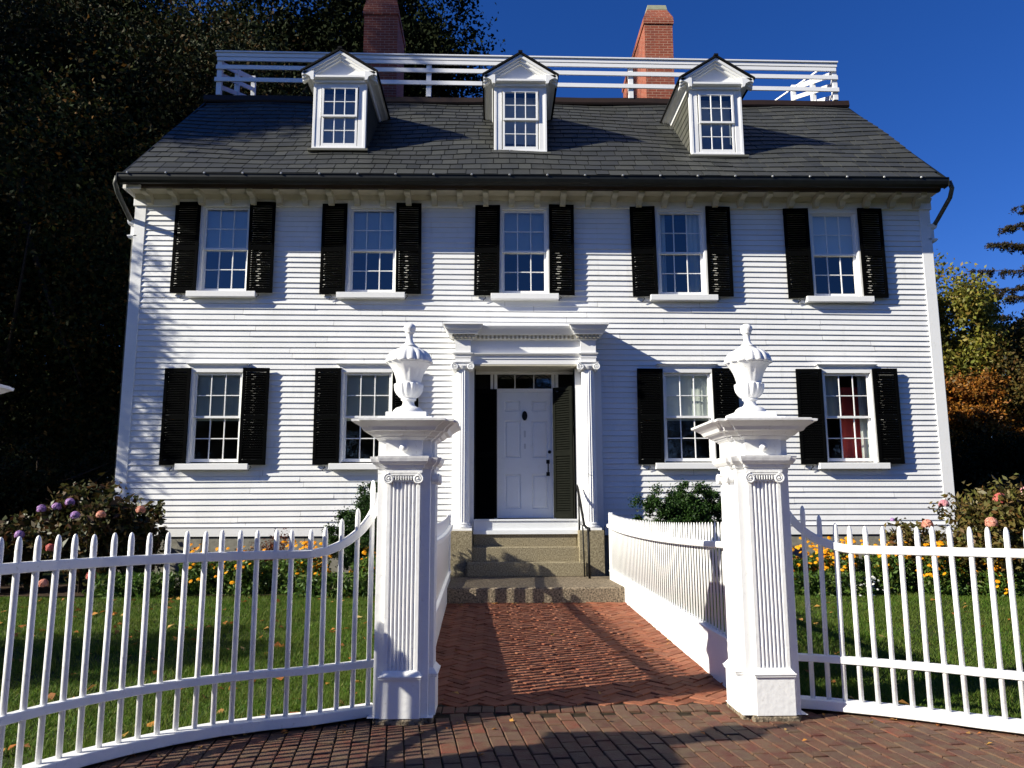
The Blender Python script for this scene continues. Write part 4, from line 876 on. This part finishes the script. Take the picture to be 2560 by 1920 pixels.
# spruce at right edge
SB = (27.7, 35.5, 0)
SP = empty('spruce_tree', SB, 'dark spruce at the right picture edge, drooping branch tips against the sky', 'tree')
mb = MB(); mb.tube([SB, (SB[0], SB[1], 10), (SB[0], SB[1], 23)], [.36, .25, .03], 9); mb.build('trunk', BARK, SP)
pts = []; mb = MB(); g = random.Random(3)
for k_ in range(120):
    z_ = 5+17.5*(k_/120)**1.3+g.uniform(-.3, .3); Lb = min((23.5-z_)*.42+.3, 5.9)*g.uniform(.72, 1.08)*(.45 if z_ > 16.3 else 1); a = k_*2.4+g.uniform(-.4, .4); dr = Vector((math.cos(a), math.sin(a), 0)); st = Vector((SB[0], SB[1], z_))
    tip = st+dr*Lb+Vector((0, 0, -.10*Lb+g.uniform(-.2, .2))); mid = st+dr*Lb*.55+Vector((0, 0, -.15*Lb)); mb.tube([st, mid, tip], [.045, .025, .008], 5); side = Vector((-dr.y, dr.x, 0))
    for j in range(int(Lb*13)):
        t = g.uniform(.08, 1); q_ = st.lerp(mid, t/.55) if t < .55 else mid.lerp(tip, (t-.55)/.45); sl = (.75*(1-t*.6))*g.choice((-1, 1))*g.uniform(.5, 1); e = q_+side*sl+dr*abs(sl)*.5+Vector((0, 0, -abs(sl)*g.uniform(.2, .7)))
        mb.tube([q_, e], [.012, .004], 4)
        for i in range(22):
            u_ = g.random(); p_ = q_.lerp(e, u_)+Vector((g.gauss(0, .05), g.gauss(0, .05), g.gauss(-.03, .06))); pts.append((p_.x-SB[0], p_.y-SB[1], p_.z))
mb.build('branches', BARK, SP); npmesh('needles', leaves(np.array(pts), .15, .35), None, LEAFC, SP, SB)
# shading trees left of the picture, and across the street (seen only as shadows and reflections)
big = tree('street_tree', (-20.8, 12.2, 0), 22, (-20.6, 12.2, 13), (4.6, 3.4, 9.5), LEAFD, 'tall tree left of the picture, shading the trees beside the house', group='trees around the street', n=42000, clumps=380, leaf=.24, seed=14, lobes=12)
tree('street_tree', (-12.0, 12.0, 0), 8.8, (-12.0, 12.0, 6.9), (1.35, 1.0, 2.8), LEAFD, 'slim tree left of the picture dropping leaf shadows on the house corner', group='trees around the street', n=13000, clumps=150, leaf=.09, seed=15, spread=.14, tr=.07)
tree('street_tree', (-14.5, 4.4, 0), 8, (-14.6, 4.2, 5.6), (2.0, 1.5, 2.0), LEAFD, 'small tree left of the picture dropping shade on the left lawn', group='trees around the street', n=9000, clumps=90, leaf=.16, seed=16)
for i, (x, y_, s, lb) in enumerate(((-27, 16.5, (1.25, 1.3, 1.15), 'wide shade tree far left of the picture, nearer the street'), (-33, 21.5, (1.3, 1.3, 1.25), 'wide shade tree far left of the picture, farther from the street'), (-20, 11.3, (.38, .36, 1.28), 'narrow tall tree left of the picture shading the left chimney'))):
    c = copy_tree(big); c.location = (x, y_, 0); c.scale = s; c.rotation_euler = (0, 0, 2+i*1.7); c['label'] = lb
for i, (x, y_, s) in enumerate(((-34, -24, 1.0), (-25, -26, 1.0), (-16, -24, .9), (-8, -26, .95), (0, -24, 1.0), (8, -26, .92), (16, -24, 1.0), (24, -26, .95), (33, -24, 1))):
    c = copy_tree(big); c.location = (x, y_, 0); c.scale = (1.35*s, 1.5*s, .60*s); c.rotation_euler = (0, 0, i*1.1)
    c['label'] = 'tree across the street, %s counted from the west' % ['first', 'second', 'third', 'fourth', 'fifth', 'sixth', 'seventh', 'eighth', 'ninth'][i]
def shrub(name, base, rad, m, label, cat='shrub', n=9000, clumps=90, leaf=.05, seed=0, group=None, asp=.55, spread=.2, stems=7, lobes=6, updir=0):
    T = empty(name, base, label, cat, group); g = random.Random(seed); mb = MB(); b = Vector(base)
    for i in range(stems):
        a = g.uniform(0, 6.28); e = b+Vector((math.cos(a)*rad[0]*.6, math.sin(a)*rad[1]*.6, rad[2]*g.uniform(1., 1.6))); mb.tube([b+Vector((g.gauss(0, .05), g.gauss(0, .05), 0)), b.lerp(e, .5)+Vector((0, 0, .05)), e], [.014, .01, .004], 5)
    mb.build('stems', BARK, T)
    P_ = crown_pts(n, (0, 0, rad[2]*.95), rad, clumps, spread=spread, seed=seed, lobes=lobes); P_[:, 2] = np.abs(P_[:, 2])
    npmesh('foliage', leaves(P_, leaf, asp, updir), None, m, T, base); return T
def head(T, at, rad, m):
    n = 210; u = RNG.normal(size=(n, 3)); u /= np.linalg.norm(u, axis=1)[:, None]; u[:, 2] = np.where(u[:, 2] < -.4, -u[:, 2], u[:, 2]); C = u*rad*RNG.uniform(.82, 1.05, (n, 1))
    s = rad*.26; a = u; b = RNG.normal(size=(n, 3)); b -= (b*a).sum(1)[:, None]*a; b /= np.linalg.norm(b, axis=1)[:, None]; c = np.cross(a, b)
    V = np.stack([C-b*s-a*s*.2, C+c*s-a*s*.2, C+b*s-a*s*.2, C-c*s-a*s*.2], 1).reshape(-1, 3)
    npmesh('flower_head', V, None, m, T, at)
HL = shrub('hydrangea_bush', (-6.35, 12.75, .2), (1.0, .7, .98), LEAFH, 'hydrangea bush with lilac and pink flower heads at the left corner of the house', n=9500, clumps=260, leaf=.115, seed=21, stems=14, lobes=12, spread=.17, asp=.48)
for px in ((-6.75, 12.5, 1.55, LILA), (-6.95, 12.45, 1.52, LILA), (-6.50, 12.4, 1.62, LILA), (-6.25, 12.1, 1.42, LILA), (-5.92, 12.2, 1.43, SALM), (-5.42, 12.4, 1.50, SALM), (-7.1, 12.2, 1.14, LILA), (-6.55, 12.05, .95, ROSE), (-6.55, 11.95, .45, SALM), (-5.9, 12.0, .55, ROSE)): head(HL, px[:3], .072, px[3])
shrub('hydrangea_bush', (-5.55, 12.75, .2), (.42, .45, .86), LEAFH, 'dark leafed hydrangea shoots before the white wall, right of the lilac flowers', n=2600, clumps=110, leaf=.11, seed=22, stems=8, lobes=8, spread=.16, asp=.48)
shrub('hydrangea_bush', (-7.9, 12.9, .2), (1.0, .7, .75), LEAFH, 'shaded hydrangea bush at the left picture edge', n=6000, clumps=180, leaf=.11, seed=23, stems=8, lobes=8, spread=.17)
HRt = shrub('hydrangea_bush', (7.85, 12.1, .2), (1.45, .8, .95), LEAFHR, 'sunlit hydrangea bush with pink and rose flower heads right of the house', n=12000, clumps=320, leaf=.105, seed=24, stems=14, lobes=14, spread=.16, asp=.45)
for px in ((8.38, 11.85, 1.80, .125, PINK), (8.02, 11.9, 1.72, .10, PINK), (7.96, 11.75, 1.62, .095, ROSE), (7.55, 11.8, 1.62, .10, ROSE), (6.75, 11.9, 1.55, .075, PINK), (7.10, 11.35, 1.28, .09, SALM), (6.42, 11.8, 1.25, .085, SALM), (5.95, 11.9, 1.32, .035, LILA), (8.62, 11.8, 1.72, .09, SALM), (8.2, 11.7, 1.42, .08, PINK), (7.75, 11.5, 1.30, .06, ROSE), (8.5, 11.6, 1.55, .075, ROSE)): head(HRt, px[:3], px[3], px[4])
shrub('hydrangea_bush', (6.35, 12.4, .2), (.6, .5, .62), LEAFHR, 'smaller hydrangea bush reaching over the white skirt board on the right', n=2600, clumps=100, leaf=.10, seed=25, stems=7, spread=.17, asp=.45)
shrub('yew_shrub', (-1.9, 12.7, .2), (.95, .45, .95), LEAFS, 'upright dark yew shrub behind the fence sweep at the left gate post', n=60000, clumps=330, leaf=.038, seed=26, spread=.085, lobes=9, stems=4)
shrub('yew_shrub', (3.15, 12.95, .2), (1.0, .5, .93), LEAFS, 'wide dark yew shrub behind the path fence, left of the right gate post', n=75000, clumps=380, leaf=.038, seed=47, spread=.08, lobes=11, stems=4)
shrub('rusty_shrub', (-3.55, 13.2, .2), (.42, .3, .50), LEAFR, 'small shrub with rusty red leaves under the left wall', n=2800, clumps=60, leaf=.035, seed=28)
shrub('rusty_shrub', (4.35, 13.1, .2), (.45, .3, .48), LEAFR, 'small rusty brown shrub just right of the right gate post', n=2800, clumps=60, leaf=.04, seed=29)
def flowers(base, rad, label, seed, nb=70, tall=.55, m=YEL, lm=LEAFG, nl=2600, fr=.033):
    T = empty('flower_clump', base, label, 'flowers', 'flower clumps in the beds along the house'); g = np.random.default_rng(seed)
    n = nl; a = g.uniform(0, 6.28, n); rr = np.sqrt(g.random(n)); C = np.stack([np.cos(a)*rr*rad[0], np.sin(a)*rr*rad[1], g.uniform(.02, tall, n)*(1-.25*rr)], 1)
    npmesh('foliage', leaves(C, .085, .35, 0), None, lm, T, base)
    V = []
    cl = [(g.uniform(-.9, .9)*rad[0], g.uniform(-.9, .9)*rad[1]) for _ in range(max(3, nb//10))]
    for i in range(int(nb*1.7)):
        cx, cy = cl[g.integers(len(cl))]; x = cx+g.normal(0, .07); y_ = cy+g.normal(0, .07); z_ = tall+g.uniform(-.38, .14); y_ -= (tall-z_)*.35; tl = Vector((g.normal(-.3, .4), -.7+g.normal(0, .3), 1)).normalized(); u = tl.orthogonal().normalized(); w_ = tl.cross(u); f = fr*g.uniform(.8, 1.3)
        for k in range(9):
            A_ = 2*math.pi*k/9; d = u*math.cos(A_)+w_*math.sin(A_); e = u*-math.sin(A_)+w_*math.cos(A_); o = Vector((x, y_, z_))
            V += [tuple(o), tuple(o+d*f*.6+e*f*.28), tuple(o+d*f-tl*f*.25), tuple(o+d*f*.6-e*f*.28)]
    npmesh('blossoms', np.array(V), None, m, T, base)
    return T
k_ = 0
for (x, y_, rx, nb, tl, lb) in ((-4.45, 12.6, .4, 22, .62, 'sparse yellow daisies beside the left hydrangea'), (-3.75, 12.55, .45, 50, .60, 'yellow daisies before the rusty shrub on the left'), (-2.95, 12.55, .42, 110, .66, 'thickest patch of yellow daisies left of the gate'), (-1.85, 12.5, .35, 70, .62, 'yellow daisies in front of the left yew, seen through the steep pickets'), (-1.2, 12.6, .3, 60, .60, 'yellow daisies hard against the left gate post'),
        (4.45, 12.35, .4, 60, .62, 'yellow daisies just right of the right gate post'), (5.2, 12.35, .42, 95, .70, 'dense yellow daisies in the middle of the right bed'), (6.0, 12.3, .4, 50, .66, 'yellow daisies with orange tint left of the right hydrangea'), (6.75, 12.1, .4, 60, .66, 'orange yellow daisies at the foot of the right hydrangea'), (7.5, 11.9, .4, 22, .45, 'few orange daisies under the right hydrangea leaves')):
    flowers((x, y_, .22), (rx, .32), lb, 40+k_, nb, tl); k_ += 1
flowers((5.42, 11.85, .2), (.17, .12), 'low clump of small white flowers at the edge of the right lawn', 60, 60, .16, WHF, LEAFG, 300, .02)
for i, (x, y_, rx, lb) in enumerate(((-5.4, 12.3, .6, 'low green foliage below the left hydrangea'), (-2.4, 12.2, .5, 'low green strap leaves in front of the left yellow daisies'), (-1.4, 12.1, .35, 'green leaf tuft at the lawn edge next to the left gate post'), (8.7, 11.8, .5, 'green leafy plant at the right picture edge'), (4.9, 12.0, .6, 'low green foliage edging the right bed'))):
    T = empty('garden_plant', (x, y_, .2), lb, 'plant', 'green plants edging the beds'); g = np.random.default_rng(80+i); n = 1800
    C = np.stack([g.uniform(-rx, rx, n), g.normal(0, .14, n), g.uniform(.02, .36, n)], 1); npmesh('foliage', leaves(C, .10, .3, 0), None, LEAFG, T, (x, y_, .2))
print('objects', len(bpy.data.objects))
